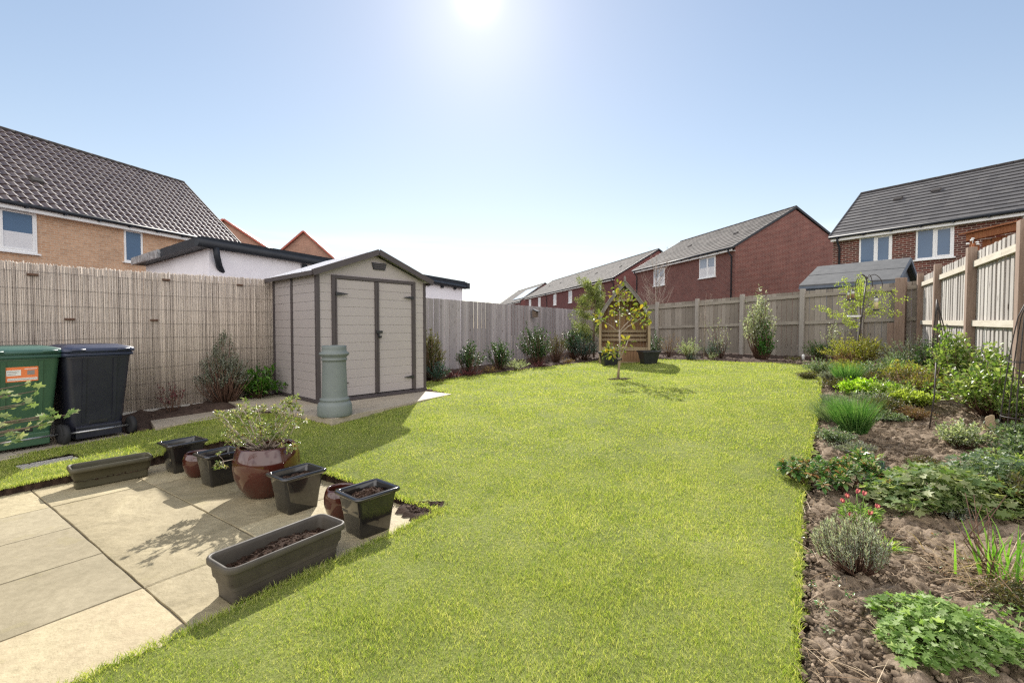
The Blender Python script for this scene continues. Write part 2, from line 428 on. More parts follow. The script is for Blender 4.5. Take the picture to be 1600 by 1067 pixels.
L = {}
L['dark'] = leafmat('dark_green_leaf', [(.018, .045, .016), (.035, .075, .025), (.06, .11, .035), (.09, .15, .05)], .3, .35, .5)
L['olive'] = leafmat('olive_leaf', [(.05, .06, .02), (.09, .095, .03), (.14, .13, .05), (.12, .08, .04)], .35)
L['blue'] = leafmat('blue_green_leaf', [(.03, .07, .055), (.05, .10, .08), (.09, .15, .12)], .25, .5)
L['laurel'] = leafmat('bright_green_laurel_leaf', [(.03, .09, .015), (.06, .16, .02), (.11, .24, .035), (.16, .32, .05)], .45, .3, .5)
L['grey'] = leafmat('grey_green_leaf', [(.09, .105, .08), (.16, .18, .14), (.25, .27, .215), (.38, .39, .33)], .3, .6)
L['vari'] = leafmat('cream_edged_leaf', [(.10, .15, .05), (.25, .31, .16), (.45, .48, .34), (.62, .62, .50)], .4, .5)
L['silver'] = leafmat('silvery_leaf', [(.13, .17, .10), (.27, .30, .20), (.44, .46, .36), (.60, .60, .52)], .35, .4, .5)
L['gold'] = leafmat('golden_green_leaf', [(.13, .15, .025), (.22, .24, .04), (.34, .33, .07), (.44, .36, .10)], .5)
L['lime'] = leafmat('lime_leaf', [(.16, .30, .02), (.27, .45, .03), (.40, .58, .06), (.50, .62, .12)], .5)
L['conifer'] = leafmat('pale_conifer_leaf', [(.10, .14, .04), (.18, .22, .07), (.28, .31, .12), (.40, .40, .2)], .45)
L['magn'] = leafmat('bronze_green_leaf', [(.08, .12, .03), (.14, .19, .04), (.26, .28, .05), (.36, .28, .06), (.18, .25, .09), (.12, .15, .06)], .5, .5, .25, (1.2, 1.15, .35))
L['yel'] = leafmat('young_yellow_green_leaf', [(.22, .28, .05), (.34, .40, .08), (.46, .50, .14), (.30, .38, .06)], .55, .45)
L['geran'] = leafmat('geranium_leaf', [(.10, .18, .04), (.18, .29, .075), (.29, .41, .13), (.44, .52, .28)], .45, .6, .2)
L['geran2'] = leafmat('pale_mounded_leaf', [(.09, .15, .05), (.17, .24, .08), (.29, .34, .15), (.42, .43, .25)], .42, .55, .25)
L['sedum'] = leafmat('fleshy_green_leaf', [(.05, .13, .03), (.09, .20, .05), (.16, .28, .08), (.36, .40, .24), (.45, .20, .07)], .3, .35, .5)
L['lav'] = leafmat('lavender_leaf', [(.22, .245, .19), (.34, .37, .30), (.47, .49, .42), (.60, .61, .55)], .4, .7)
L['rose'] = leafmat('fresh_shrub_leaf', [(.09, .16, .03), (.17, .26, .06), (.28, .36, .10), (.46, .46, .27)], .45, .35, .5)
L['brown'] = leafmat('brown_leaf', [(.12, .06, .03), (.20, .11, .06), (.30, .18, .10), (.22, .20, .07)], .35, .6)
L['red'] = leafmat('maroon_leaf', [(.10, .02, .03), (.18, .04, .05), (.09, .05, .05)], .3, .5)
L['gblade'] = leafmat('green_grass_clump', [(.035, .11, .03), (.075, .185, .045), (.13, .27, .075), (.25, .36, .14)], .45, .4)
L['iris'] = leafmat('sword_leaf', [(.10, .24, .03), (.18, .36, .05), (.28, .46, .09)], .5, .35)
L['shrubby'] = leafmat('pieris_leaf', [(.10, .16, .04), (.18, .25, .07), (.30, .36, .13), (.48, .46, .26), (.30, .18, .08)], .4, .3, .6)
L['petal'] = leafmat('crimson_petal', [(.36, .05, .12), (.48, .10, .19), (.62, .28, .35)], .5, .5)
L['wpetal'] = leafmat('white_petal', [(.7, .7, .66), (.8, .8, .78)], .4, .5)
L['ggrn'] = leafmat('grey_mid_green_leaf', [(.06, .11, .05), (.11, .17, .08), (.20, .26, .15), (.34, .38, .28)], .35, .45)
L['ivy'] = leafmat('mid_green_leaf', [(.03, .10, .02), (.06, .17, .03), (.11, .24, .05)], .4, .35, .5)

# ------------------------------------------------------------------ leaves
TEMPL = {
 'lance': ([(0, 0, 0), (.45, .5, .12), (1, 0, -.05), (.45, -.5, .12)], [(0, 2, 1), (0, 3, 2)]),
 'oval': ([(0, 0, 0), (.25, .38, .08), (.65, .44, .10), (1, 0, -.08), (.65, -.44, .10), (.25, -.38, .08), (.5, 0, 0)], [(0, 6, 1), (1, 6, 2), (2, 6, 3), (3, 6, 4), (4, 6, 5), (5, 6, 0)]),
 'needle': ([(0, .5, 0), (0, -.5, 0), (1, 0, 0)], [(0, 1, 2)]),
 'palm': ([(.42, 0, -.06), (0, 0, 0), (.02, .42, .05), (.28, .26, 0), (.55, .62, .08), (.62, .20, 0), (1.05, .16, .04), (.90, 0, -.03), (1.05, -.16, .04), (.62, -.20, 0), (.55, -.62, .08), (.28, -.26, 0), (.02, -.42, .05)],
          [(0, i, i + 1) for i in range(1, 12)] + [(0, 12, 1)]),
}
def unit(a): return a / (np.linalg.norm(a, axis=1, keepdims=True) + 1e-9)
def leaves(name, P, D, N, Ln, Wd, shape, mat, parent):
    tv, tf = TEMPL[shape]; tv = np.array(tv); tf = np.array(tf)
    D = unit(D); S = unit(np.cross(N, D)); Nn = np.cross(D, S)
    n = len(P); Ln = np.broadcast_to(Ln, (n,)); Wd = np.broadcast_to(Wd, (n,))
    V = (P[:, None, :] + tv[None, :, 0, None] * (D * Ln[:, None])[:, None, :] + tv[None, :, 1, None] * (S * Wd[:, None])[:, None, :]
         + tv[None, :, 2, None] * (Nn * Ln[:, None])[:, None, :])
    k = len(tv)
    T = (tf[None] + (np.arange(n) * k)[:, None, None]).reshape(-1, 3)
    return tri_mesh(name, V.reshape(-1, 3), T, mat, parent)
def rdir(n, r):
    v = r.normal(size=(n, 3)); return unit(v)

def plant_root(name, label, cat, x, y, group=None, z=None):
    z = bedz(x, y) if z is None else z
    return empty(name, (x, y, z), 0, label, cat, group)
def bedz(x, y): return g1(x, y) - .01

def shrub(name, label, x, y, h, w, lm, leaf=(.04, .02), tw=90, per=16, shape='lance', stem='twig', cat='shrub', group=None, seed=0,
          low=.0, d=None, upright=.5, z=None, sparse=.0, lump=.35, droop=0., stems=7, splay=.16, topw=1.):
    """leaves gathered on twig ends in an uneven crown; stems underneath"""
    r = np.random.default_rng(1000 + seed * 17 + int(abs(x * 37)) + int(abs(y * 91)))
    root = plant_root(name, label, cat, x, y, group, z)
    d = d or w
    # twig ends, biased to the outside, radius made lumpy by a few bulges
    u = rdir(tw * 3, r); u[:, 2] = np.abs(u[:, 2]) * 1.0 - low
    u = u[:tw * 3]
    B = rdir(6, r); amp = r.uniform(-1, 1, 6)
    rad = 1 + lump * np.sum(amp[None] * np.clip(u @ B.T, 0, 1) ** 3, axis=1)
    rr = (r.random(len(u)) ** (.45)) * rad * r.uniform(.85, 1.12, len(u))
    E = u * rr[:, None]
    tt = np.clip(E[:, 2], 0, 1)
    sc = 1 + (topw - 1) * tt
    E = E * np.stack([np.full(len(u), w / 2) * sc, np.full(len(u), d / 2) * sc, np.full(len(u), h * .62)], 1)
    E[:, 2] = h * .36 + E[:, 2]
    E = E[E[:, 2] > .01][:tw]
    n = len(E)
    base = np.stack([E[:, 0] * splay, E[:, 1] * splay, np.zeros(n)], 1)
    dirn = unit(E - base * 1. - np.array([0, 0, h * .05]))
    # leaves along the last part of each twig
    t = r.uniform(0, 1, (n, per))
    seg = min(.28 * max(h, w) * (1 - sparse * .3), leaf[0] * 5)
    P = E[:, None, :] - dirn[:, None, :] * (t * seg)[..., None]
    P = P.reshape(-1, 3)
    D0 = np.repeat(dirn, per, 0)
    Dl = unit(D0 * upright + rdir(len(P), r) * .8 + np.array([0, 0, .25 - droop]))
    Nn = unit(rdir(len(P), r) * .6 + np.array([0, 0, 1.]))
    P = P + Dl * leaf[0] * .15
    ok = P[:, 2] > .004
    P, Dl, Nn = P[ok], Dl[ok], Nn[ok]
    s = r.uniform(.6, 1.2, len(P))
    leaves('foliage', P, Dl, Nn, leaf[0] * s, leaf[1] * s, shape, lm, root)
    mb = MB()
    idx = r.choice(n, min(n, max(stems, int(tw * .35))), replace=False)
    for i in idx:
        b = base[i] + r.normal(0, .01, 3) * np.array([1, 1, 0]); e = E[i]
        mid = b * .45 + e * .55 + r.normal(0, .03 * w, 3); mid[2] = max(.01, mid[2] * .8)
        rr0 = max(.0022, .009 * h ** .7)
        mb.tube([b - np.array([0, 0, .03]), mid, e - dirn[i] * leaf[0] * .3], [rr0, rr0 * .6, rr0 * .3], 4)
    mb.build('stem', M[stem], root)
    return root

def blades(name, P, D, Ln, Wd, bend, mat, parent, seg=3):
    """arching blades; P base, D initial direction, bend = how far they curve to the horizontal"""
    n = len(P); D = unit(D)
    hor = D.copy(); hor[:, 2] = 0; hor = unit(hor + 1e-6)
    S = unit(np.cross(D, np.array([0, 0, 1.]) + rng.normal(0, .3, (n, 3))))
    Vs = []; cur = P.copy(); dr = D.copy()
    for k in range(seg + 1):
        wk = Wd * (1 - (k / seg) ** 1.5) * .5
        if k < seg:
            Vs += [cur + S * wk[:, None], cur - S * wk[:, None]]
            dr = unit(dr + (hor * .5 - np.array([0, 0, .55])) * (bend / seg)[:, None] * (k + .6))
            cur = cur + dr * (Ln / seg)[:, None]
        else: Vs.append(cur)
    V = np.stack(Vs, 1)
    k = V.shape[1]
    F = []
    for j in range(seg - 1): F += [(2 * j, 2 * j + 1, 2 * j + 3), (2 * j, 2 * j + 3, 2 * j + 2)]
    F.append((2 * seg - 2, 2 * seg - 1, 2 * seg))
    T = (np.array(F)[None] + (np.arange(n) * k)[:, None, None]).reshape(-1, 3)
    return tri_mesh(name, V.reshape(-1, 3), T, mat, parent)
def tuft(name, label, x, y, h, w, mat, n=500, wd=.004, bend=1.2, out=.8, cat='grass clump', group=None, foot=.3, z=None, seed=1, lean=(0, 0)):
    r = np.random.default_rng(seed + int(abs(x * 77)))
    root = plant_root(name, label, cat, x, y, group, z)
    a = r.uniform(0, 2 * math.pi, n); q = np.sqrt(r.random(n))
    P = np.stack([np.cos(a) * q * w * foot, np.sin(a) * q * w * foot, np.zeros(n) - .005], 1)
    D = np.stack([np.cos(a) * q * out + lean[0] + r.normal(0, .15, n), np.sin(a) * q * out + lean[1] + r.normal(0, .15, n), np.ones(n)], 1)
    blades('leaf_blades', P, D, r.uniform(.6, 1.15, n) * h * 1.15, np.full(n, wd) * r.uniform(.7, 1.2, n), r.uniform(.4, 1.2, n) * bend, mat, root)
    return root

# ------------------------------------------------------------------ camera, light, sky
cam = bpy.data.cameras.new('camera'); co = bpy.data.objects.new('camera', cam); COL.objects.link(co)
cam.sensor_width = 36; cam.lens = 36 * 720 / 1600; cam.clip_end = 2000; cam.clip_start = .05
co.location = (0, 0, 1.3); co.rotation_euler = (R(90) - math.atan(21.5 / 720), 0, 0)
SC.camera = co
AZ, EL = R(-4.2), R(35.)
sd = Vector((math.sin(AZ) * math.cos(EL), math.cos(AZ) * math.cos(EL), math.sin(EL)))
sl = bpy.data.lights.new('sun', 'SUN'); sl.energy = 4.9; sl.angle = R(.5); sl.color = (1., .95, .87)
so = bpy.data.objects.new('sun', sl); COL.objects.link(so); so.rotation_euler = sd.to_track_quat('Z', 'Y').to_euler(); so.location = (0, 30, 30)
W = bpy.data.worlds.new('World'); SC.world = W; W.use_nodes = True
wt = W.node_tree; bg = wt.nodes['Background']
sky = wt.nodes.new('ShaderNodeTexSky'); sky.sky_type = 'NISHITA'; sky.sun_disc = False
sky.sun_elevation = EL; sky.sun_rotation = AZ; sky.air_density = 1.; sky.dust_density = .05; sky.ozone_density = 1.; sky.altitude = 50
tcw = wt.nodes.new('ShaderNodeTexCoord'); spw = wt.nodes.new('ShaderNodeSeparateXYZ'); wt.links.new(tcw.outputs['Generated'], spw.inputs[0])
# cloud-like fill light added to the sky behind the viewer to lift shade; thin streak of cloud low over the far houses
def wmath(op, a, b=0., c=None):
    m = wt.nodes.new('ShaderNodeMath'); m.operation = op
    for i_, x in enumerate((a, b) if c is None else (a, b, c)):
        if isinstance(x, (int, float)): m.inputs[i_].default_value = x
        else: wt.links.new(x, m.inputs[i_])
    return m.outputs[0]
def wrange(x, a, b):
    m = wt.nodes.new('ShaderNodeMapRange'); m.interpolation_type = 'SMOOTHSTEP'; wt.links.new(x, m.inputs[0]); m.inputs[1].default_value = a; m.inputs[2].default_value = b
    return m.outputs[0]
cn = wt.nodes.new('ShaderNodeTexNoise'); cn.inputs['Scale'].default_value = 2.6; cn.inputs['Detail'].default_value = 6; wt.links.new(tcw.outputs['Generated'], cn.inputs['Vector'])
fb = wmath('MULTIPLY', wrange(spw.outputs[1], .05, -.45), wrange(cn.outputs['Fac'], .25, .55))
mpw = wt.nodes.new('ShaderNodeMapping'); mpw.inputs['Scale'].default_value = (2.5, 2.5, 38); wt.links.new(tcw.outputs['Generated'], mpw.inputs[0])
cn2 = wt.nodes.new('ShaderNodeTexNoise'); cn2.inputs['Scale'].default_value = 1.; cn2.inputs['Detail'].default_value = 4; wt.links.new(mpw.outputs[0], cn2.inputs['Vector'])
fs = wmath('MULTIPLY', wmath('MULTIPLY', wrange(cn2.outputs['Fac'], .5, .68), wrange(spw.outputs[2], .22, .08)), .22)
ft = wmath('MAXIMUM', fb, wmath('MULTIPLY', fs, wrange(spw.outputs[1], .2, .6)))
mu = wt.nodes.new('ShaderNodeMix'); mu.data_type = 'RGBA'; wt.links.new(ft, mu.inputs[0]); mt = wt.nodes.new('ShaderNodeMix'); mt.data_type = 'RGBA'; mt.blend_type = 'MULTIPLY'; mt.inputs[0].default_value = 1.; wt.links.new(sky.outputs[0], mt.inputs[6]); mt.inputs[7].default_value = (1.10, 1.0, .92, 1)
# aureole of the sun: forward-scattered light round it
dp = wt.nodes.new('ShaderNodeVectorMath'); dp.operation = 'DOT_PRODUCT'; wt.links.new(tcw.outputs['Generated'], dp.inputs[0]); dp.inputs[1].default_value = tuple(sd)
dpc = wmath('MAXIMUM', dp.outputs['Value'], 0.)
gl = wmath('ADD', wmath('MULTIPLY', wmath('POWER', dpc, 2200.), 5.), wmath('ADD', wmath('MULTIPLY', wmath('POWER', dpc, 130.), 1.7), wmath('MULTIPLY', wmath('POWER', dpc, 14.), .8)))
ad = wt.nodes.new('ShaderNodeMix'); ad.data_type = 'RGBA'; ad.blend_type = 'ADD'; ad.inputs[0].default_value = 1.; wt.links.new(mt.outputs[2], ad.inputs[6]); wt.links.new(gl, ad.inputs[7])
# soft shoulder compressing the sky's brightness, sun glow included
k1 = wt.nodes.new('ShaderNodeVectorMath'); k1.operation = 'MULTIPLY_ADD'; wt.links.new(ad.outputs[2], k1.inputs[0]); k1.inputs[1].default_value = (.06, .065, .075); k1.inputs[2].default_value = (1, 1, 1)
k2 = wt.nodes.new('ShaderNodeVectorMath'); k2.operation = 'DIVIDE'; wt.links.new(ad.outputs[2], k2.inputs[0]); wt.links.new(k1.outputs[0], k2.inputs[1])
k3 = wt.nodes.new('ShaderNodeVectorMath'); k3.operation = 'MULTIPLY'; wt.links.new(k2.outputs[0], k3.inputs[0]); k3.inputs[1].default_value = (1.25, 1.24, 1.30)
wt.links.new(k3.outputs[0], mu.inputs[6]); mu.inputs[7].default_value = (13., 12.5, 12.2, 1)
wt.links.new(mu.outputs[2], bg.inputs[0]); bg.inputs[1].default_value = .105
SC.view_settings.view_transform = 'Standard'; SC.view_settings.look = 'None'; SC.view_settings.gamma = 1
SC.view_settings.exposure = .75
cy = SC.cycles; cy.max_bounces = 7; cy.diffuse_bounces = 3; cy.glossy_bounces = 3; cy.transmission_bounces = 4; cy.transparent_max_bounces = 6
cy.use_denoising = False; cy.use_adaptive_sampling = True; cy.adaptive_threshold = .005; cy.sample_clamp_indirect = 6; cy.filter_width = 1.35; cy.caustics_reflective = False; cy.caustics_refractive = False

# ------------------------------------------------------------------ ground
PO = np.array([-3.35, 3.31]); PU = np.array([.823, -.568]); PV = np.array([.568, .823])
def uv(u, v): p = PO + PU * u + PV * v; return (float(p[0]), float(p[1]))
U0, U1, V0, V1 = -.62, 2.45, -4.5, 1.48

def in_poly(X, Y, poly):
    ins = np.zeros(X.shape, bool); n = len(poly)
    for i in range(n):
        x1, y1 = poly[i]; x2, y2 = poly[(i + 1) % n]
        c = ((y1 > Y) != (y2 > Y)) & (X < (x2 - x1) * (Y - y1) / (y2 - y1 + 1e-12) + x1)
        ins ^= c
    return ins
PADA, PADB, PADL = (-2.13, 5.42), (-.98, 7.50), (-3.50, 6.28)
LAWN = [(.55, -1.5), (.75, .8), (1.02, 1.6), (1.47, 2.3), (2.05, 3.21), (2.95, 4.5), (3.9, 5.82), (5.4, 8.0), (6.93, 10.27), (6.75, 10.75), (6.01, 11.84), (4.6, 13.7), (2.9, 14.4), (2.3, 13.6), (1.2, 12.75),
        (0, 11.62), (-1.0, 10.45), (-1.75, 9.25), (-1.62, 8.3), PADB, PADA, (-3.0, 5.92), (-3.62, 6.10), (-4.02, 5.42), (-4.16, 5.12), (-4.72, 4.25), (-5.25, 3.3), (-6.2, 1.7), (-7.0, .3), (-7.4, -1.5)]
PATIO = [uv(U0, V0), uv(U1, V0), uv(U1, V1), uv(U0, V1)]
GRATE = [(-4.15 + a * .489 - b * .872, 4.13 + a * .872 + b * .489) for a, b in ((-.2, -.02), (.2, -.02), (.2, .21), (-.2, .21))]
def lawn_mask(X, Y):
    wx = (vnoise(X * 9, Y * 9, 1) - .5) * .055 + (vnoise(X * 2.3, Y * 2.3, 21) - .5) * .07; wy = (vnoise(X * 9, Y * 9, 2) - .5) * .055
    hole = in_poly(X, Y, [(x, y) for x, y in PATIO])
    # scuffed earth patches: by the last planter, and round the little tree
    e1 = ((X + .60) / .13) ** 2 + ((Y - 3.24) / .09) ** 2 < 1
    e2 = ((X - 2.16) / .26) ** 2 + ((Y - 9.22) / .2) ** 2 < 1
    e3 = in_poly(X, Y, GRATE)
    return in_poly(X + wx, Y + wy, LAWN) & ~hole & ~e1 & ~e2 & ~e3

mb = MB(); q = 900
mb.add([(-q, -q, -.12), (q, -q, -.12), (q, q, -.12), (-q, q, -.12)], [(0, 1, 2, 3)])
tag(mb.build('ground', M['soil_d']), kind='structure')
def far_lawn():
    mb = MB(); mb.add([(2.5, 21.5, .2), (9.5, 11.9, .2), (16, 16, .2), (9, 26, .2)], [(0, 1, 2, 3)])
    tag(mb.build('neighbouring_lawn', M['lawn']), kind='structure')
far_lawn()

# bed soil as a rough displaced sheet under and round the lawn
def soil_sheet(name, x0, x1, y0, y1, st, amp, mat, off, hole_patio=True):
    xs = np.arange(x0, x1, st); ys = np.arange(y0, y1, st)
    X, Y = np.meshgrid(xs, ys, indexing='ij')
    Z = G(X, Y) + off
    n = 0
    for k, (f, a) in enumerate(((2.2, .6), (6, .7), (13, 1.), (23, 1.1), (41, .9))):
        if 1 / f > st: n = n + a * (np.abs(vnoise(X * f + 9, Y * f + 4, k + 3) - .5) * 2 if k in (1, 2) else vnoise(X * f, Y * f, k + 3) - .3)
    Z = Z + amp * n
    if hole_patio:
        ex = np.interp(Y, [-1.5, .8, 1.6, 2.3, 3.21, 4.5, 5.82, 8.0, 10.27], [.55, .75, 1.02, 1.47, 2.05, 2.95, 3.9, 5.4, 6.93])
        Z = Z - .045 * np.exp(-((X - ex) / .07) ** 2) * (Y < 10.4)
        inl = in_poly(X, Y, LAWN); Z = np.where(inl, np.minimum(Z, G(X, Y) - .05), Z)
        p = in_poly(X, Y, [uv(U0 - .06, V0), uv(U1 + .06, V0), uv(U1 + .06, V1 + .06), uv(U0 - .06, V1 + .06)])
        Z = np.where(p, -.06, Z)
        for cx_, cy_, rad, top in ((-.62, 3.27, .2, .028), (2.16, 9.22, .3, .255)):
            q_ = ((X - cx_) / rad) ** 2 + ((Y - cy_) / rad) ** 2 < 1; Z = np.where(q_, top + (vnoise(X * 30, Y * 30, 3) - .5) * .02, Z)
        dd = (X + 2.136 - .554 * (Y - 11)) * .874
        Z = np.where((Y < 5.75) & (X < -4.05) & ((X + 4.18) * .485 + (Y - 5.12) * .874 < .04), np.minimum(Z, .03), Z)
        Z = np.where(in_poly(X, Y, [(-4.5, 5.62), (-4.05, 5.12), (-3.3, 6.2), (-3.72, 6.8)]), np.minimum(Z, .10), Z)
        Z = np.where(in_poly(X, Y, [(-2.13, 5.36), (-.92, 7.52), (-2.9, 9.0), (-4.25, 6.75), (-3.56, 6.26)]), np.minimum(Z, .12), Z)
    nx, ny = X.shape
    V = np.stack([X, Y, Z], -1).reshape(-1, 3)
    i, j = np.meshgrid(np.arange(nx - 1), np.arange(ny - 1), indexing='ij')
    a = (i * ny + j).ravel()
    T = np.stack([a, a + ny, a + ny + 1, a + 1], 1)
    keep = np.ones(len(T), bool)
    o = tri_mesh(name, V, T, mat, None, st > .03)
    return tag(o, kind='structure')
soil_sheet('flower_bed', .9, 9.9, 1.1, 11.6, .018, .034, M['soil'], -.045)
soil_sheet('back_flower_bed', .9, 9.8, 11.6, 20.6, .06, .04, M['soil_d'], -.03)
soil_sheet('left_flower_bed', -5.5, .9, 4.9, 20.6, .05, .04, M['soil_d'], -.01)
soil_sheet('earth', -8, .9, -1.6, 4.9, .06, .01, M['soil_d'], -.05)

def lawn():
    st = .045
    xs = np.arange(-7.6, 7.2, st); ys = np.arange(-1.5, 14.6, st)
    nx, ny = len(xs), len(ys)
    X, Y = np.meshgrid(xs, ys, indexing='ij')
    Xc, Yc = np.meshgrid(xs[:-1] + st / 2, ys[:-1] + st / 2, indexing='ij')
    mk = lawn_mask(Xc, Yc)
    Z = G(X, Y) + (vnoise(X * 1.5, Y * 1.5, 5) - .5) * .02 + (vnoise(X * 11, Y * 11, 6) - .5) * .006
    V = np.stack([X, Y, Z], -1).reshape(-1, 3)
    i, j = np.nonzero(mk); a = i * ny + j
    T = np.stack([a, a + ny, a + ny + 1, a + 1], 1)
    # cut edge of the turf going down
    Vd = V.copy(); Vd[:, 2] -= .09; nV = len(V)
    pm = np.pad(mk, 1); S = []
    for di, dj, (p, q_) in ((-1, 0, (3, 0)), (1, 0, (1, 2)), (0, -1, (0, 1)), (0, 1, (2, 3))):
        b = mk & ~pm[1 + di:pm.shape[0] - 1 + di, 1 + dj:pm.shape[1] - 1 + dj]
        ii, jj = np.nonzero(b); aa = ii * ny + jj
        c = np.stack([aa, aa + ny, aa + ny + 1, aa + 1], 1)
        S.append(np.stack([c[:, p], c[:, q_], c[:, q_] + nV, c[:, p] + nV], 1))
    S = np.concatenate(S)
    used, inv = np.unique(np.concatenate([T, S]).ravel(), return_inverse=True)
    F = inv.reshape(-1, 4)
    o = tri_mesh('lawn', np.concatenate([V, Vd])[used], F, [M['lawn'], M['soil_d']], None, False, np.r_[np.zeros(len(T), int), np.ones(len(S), int)])
    tag(o, kind='structure')
lawn()

def grass():
    Ps = []
    # (y0, y1, blades per square metre, blade width)
    for y0, y1, den, wd, hh in ((1.2, 2.6, 30000, .0020, .022), (2.6, 4.2, 17000, .0028, .023), (4.2, 6.5, 8500, .0042, .024), (6.5, 10, 3600, .0068, .025), (10, 14.6, 1300, .012, .027)):
        x0, x1 = -1.25 * y1 - .3, min(7.2, .72 * y1 + .4)
        x0 = max(x0, -6.5)
        n = int((x1 - x0) * (y1 - y0) * den)
        X = rng.uniform(x0, x1, n); Y = rng.uniform(y0, y1, n)
        vis = np.abs(X) < 1.2 * Y + .3
        dn = vnoise(X * 5, Y * 5, 8) * .6 + vnoise(X * 17, Y * 17, 9) * .5
        k = lawn_mask(X, Y) & vis & (rng.random(n) < .35 + dn)
        X, Y = X[k], Y[k]
        n = len(X)
        tall = .55 + .7 * vnoise(X * 3.1, Y * 3.1, 10) + .35 * vnoise(X * 12, Y * 12, 11)
        Ps.append((X, Y, np.full(n, wd) * rng.uniform(.6, 1.2, n), hh * tall * rng.uniform(.5, 1.25, n)))
    # longer fringe along the cut edges
    E = []
    def fringe(poly, closed, per):
        for i in range(len(poly) - (0 if closed else 1)):
            a = np.array(poly[i]); b = np.array(poly[(i + 1) % len(poly)])
            Lm = np.linalg.norm(b - a); D = max(1.6, (a[1] + b[1]) / 2)
            n = int(Lm * per / D)
            t = rng.random(n)
            p = a[None] + (b - a)[None] * t[:, None] + rng.normal(0, .022, (n, 2))
            E.append((p[:, 0], p[:, 1], np.full(n, .0018 * D) * rng.uniform(.6, 1.2, n), rng.uniform(.014, .042, n)))
    fringe(LAWN[1:9], False, 2600); fringe(LAWN[8:20], False, 2600); fringe(LAWN[20:27], False, 2400); fringe([PATIO[1], PATIO[2], PATIO[3], PATIO[0]], False, 2600)
    for e in E:
        k = in_poly(e[0], e[1], LAWN) & (~in_poly(e[0], e[1], [uv(U0 + .03, V0), uv(U1 - .03, V0), uv(U1 - .03, V1 - .03), uv(U0 + .03, V1 - .03)]))
        Ps.append(tuple(x[k] for x in e))
    X, Y, Wd, H = (np.concatenate([p[i] for p in Ps]) for i in range(4))
    n = len(X)
    Z = G(X, Y) + (vnoise(X * 1.5, Y * 1.5, 5) - .5) * .02 - .004
    a = rng.uniform(0, 2 * math.pi, n); ln = rng.uniform(.1, .9, n)
    D = np.stack([np.cos(a) * ln, np.sin(a) * ln, np.ones(n)], 1); D = unit(D)
    b = rng.uniform(0, 2 * math.pi, n)
    S = np.stack([np.cos(b), np.sin(b), np.zeros(n)], 1) * Wd[:, None] / 2
    P = np.stack([X, Y, Z], 1)
    mid = P + D * (H * .55)[:, None]
    D2 = unit(D + np.stack([np.cos(a), np.sin(a), -.35 + 0 * a], 1) * rng.uniform(.1, .9, n)[:, None])
    tip = mid + D2 * (H * .6)[:, None]
    V = np.stack([P + S, P - S, mid + S * .8, mid - S * .8, tip], 1).reshape(-1, 3)
    F = np.array([(0, 1, 3), (0, 3, 2), (2, 3, 4)])
    T = (F[None] + (np.arange(n) * 5)[:, None, None]).reshape(-1, 3)
    o = tri_mesh('grass', V, T, M['grass'])
    tag(o, 'short sunlit green grass growing over the whole lawn', 'grass', kind='stuff')
    print('grass blades', n)
grass()

def patio():
    mb = MB()
    def slabq(u0, u1, v0, v1, z=0.):
        u0 = max(u0, U0); u1 = min(u1, U1); v0 = max(v0, V0); v1 = min(v1, V1)
        if u1 - u0 < .05 or v1 - v0 < .05: return
        g = .004; z += random.uniform(-.002, .002)
        # riven, slightly wavy edge
        pts = []
        cs = [(u0 + g, v0 + g), (u1 - g, v0 + g), (u1 - g, v1 - g), (u0 + g, v1 - g)]
        for i in range(4):
            a, b = cs[i], cs[(i + 1) % 4]; n = max(2, int(math.dist(a, b) / .09))
            for k in range(n):
                t = k / n; j = 0 if k == 0 else random.uniform(-.0025, .0025)
                pts.append(uv(a[0] + (b[0] - a[0]) * t + j, a[1] + (b[1] - a[1]) * t + j))
        cu, cv = (u0 + u1) / 2, (v0 + v1) / 2
        c = uv(cu, cv)
        ins = [(c[0] + (p[0] - c[0]) * .988, c[1] + (p[1] - c[1]) * .992) for p in pts]
        n = len(pts)
        V = [(p[0], p[1], -.04) for p in pts] + [(p[0], p[1], z - .005) for p in pts] + [(p[0], p[1], z) for p in ins]
        F = [(k, (k + 1) % n, (k + 1) % n + n, k + n) for k in range(n)] + [(k + n, (k + 1) % n + n, (k + 1) % n + 2 * n, k + 2 * n) for k in range(n)] + [tuple(range(2 * n, 3 * n))]
        mb.add(V, F, 1 if v1 < .01 and u1 < 1.9 and u0 > -.1 else 0)
    # rows run across; row 0 left of the long joint, rows 1 and 2 under the pots
    for us, v0, v1 in (((-.62, 0, .59, 1.2, 1.83, 2.45), -.92, 0.), ((-.62, 0, 1.83, 2.45), 0., .60), ((-.62, .05, 1.49, 2.45), .60, 1.48)):
        for i in range(len(us) - 1): slabq(us[i], us[i + 1], v0, v1)
    k = 0; v = -.92
    while v > V0:
        us = (-.62, .3, .9, 1.83, 2.45) if k % 2 else (-.62, -.1, .8, 1.4, 1.83, 2.45)
        for i in range(len(us) - 1): slabq(us[i], us[i + 1], v - (.6 if k % 2 else .9), v)
        v -= .6 if k % 2 else .9; k += 1
    tag(mb.build('patio', [M['slab'], M['slab2']]), kind='structure')
    mb = MB(); z = -.008
    mb.add([(*uv(U0, V0), z), (*uv(U1, V0), z), (*uv(U1, V1), z), (*uv(U0, V1), z)], [(0, 1, 2, 3)])
    tag(mb.build('patio_joints', M['grit']), kind='structure')
patio()

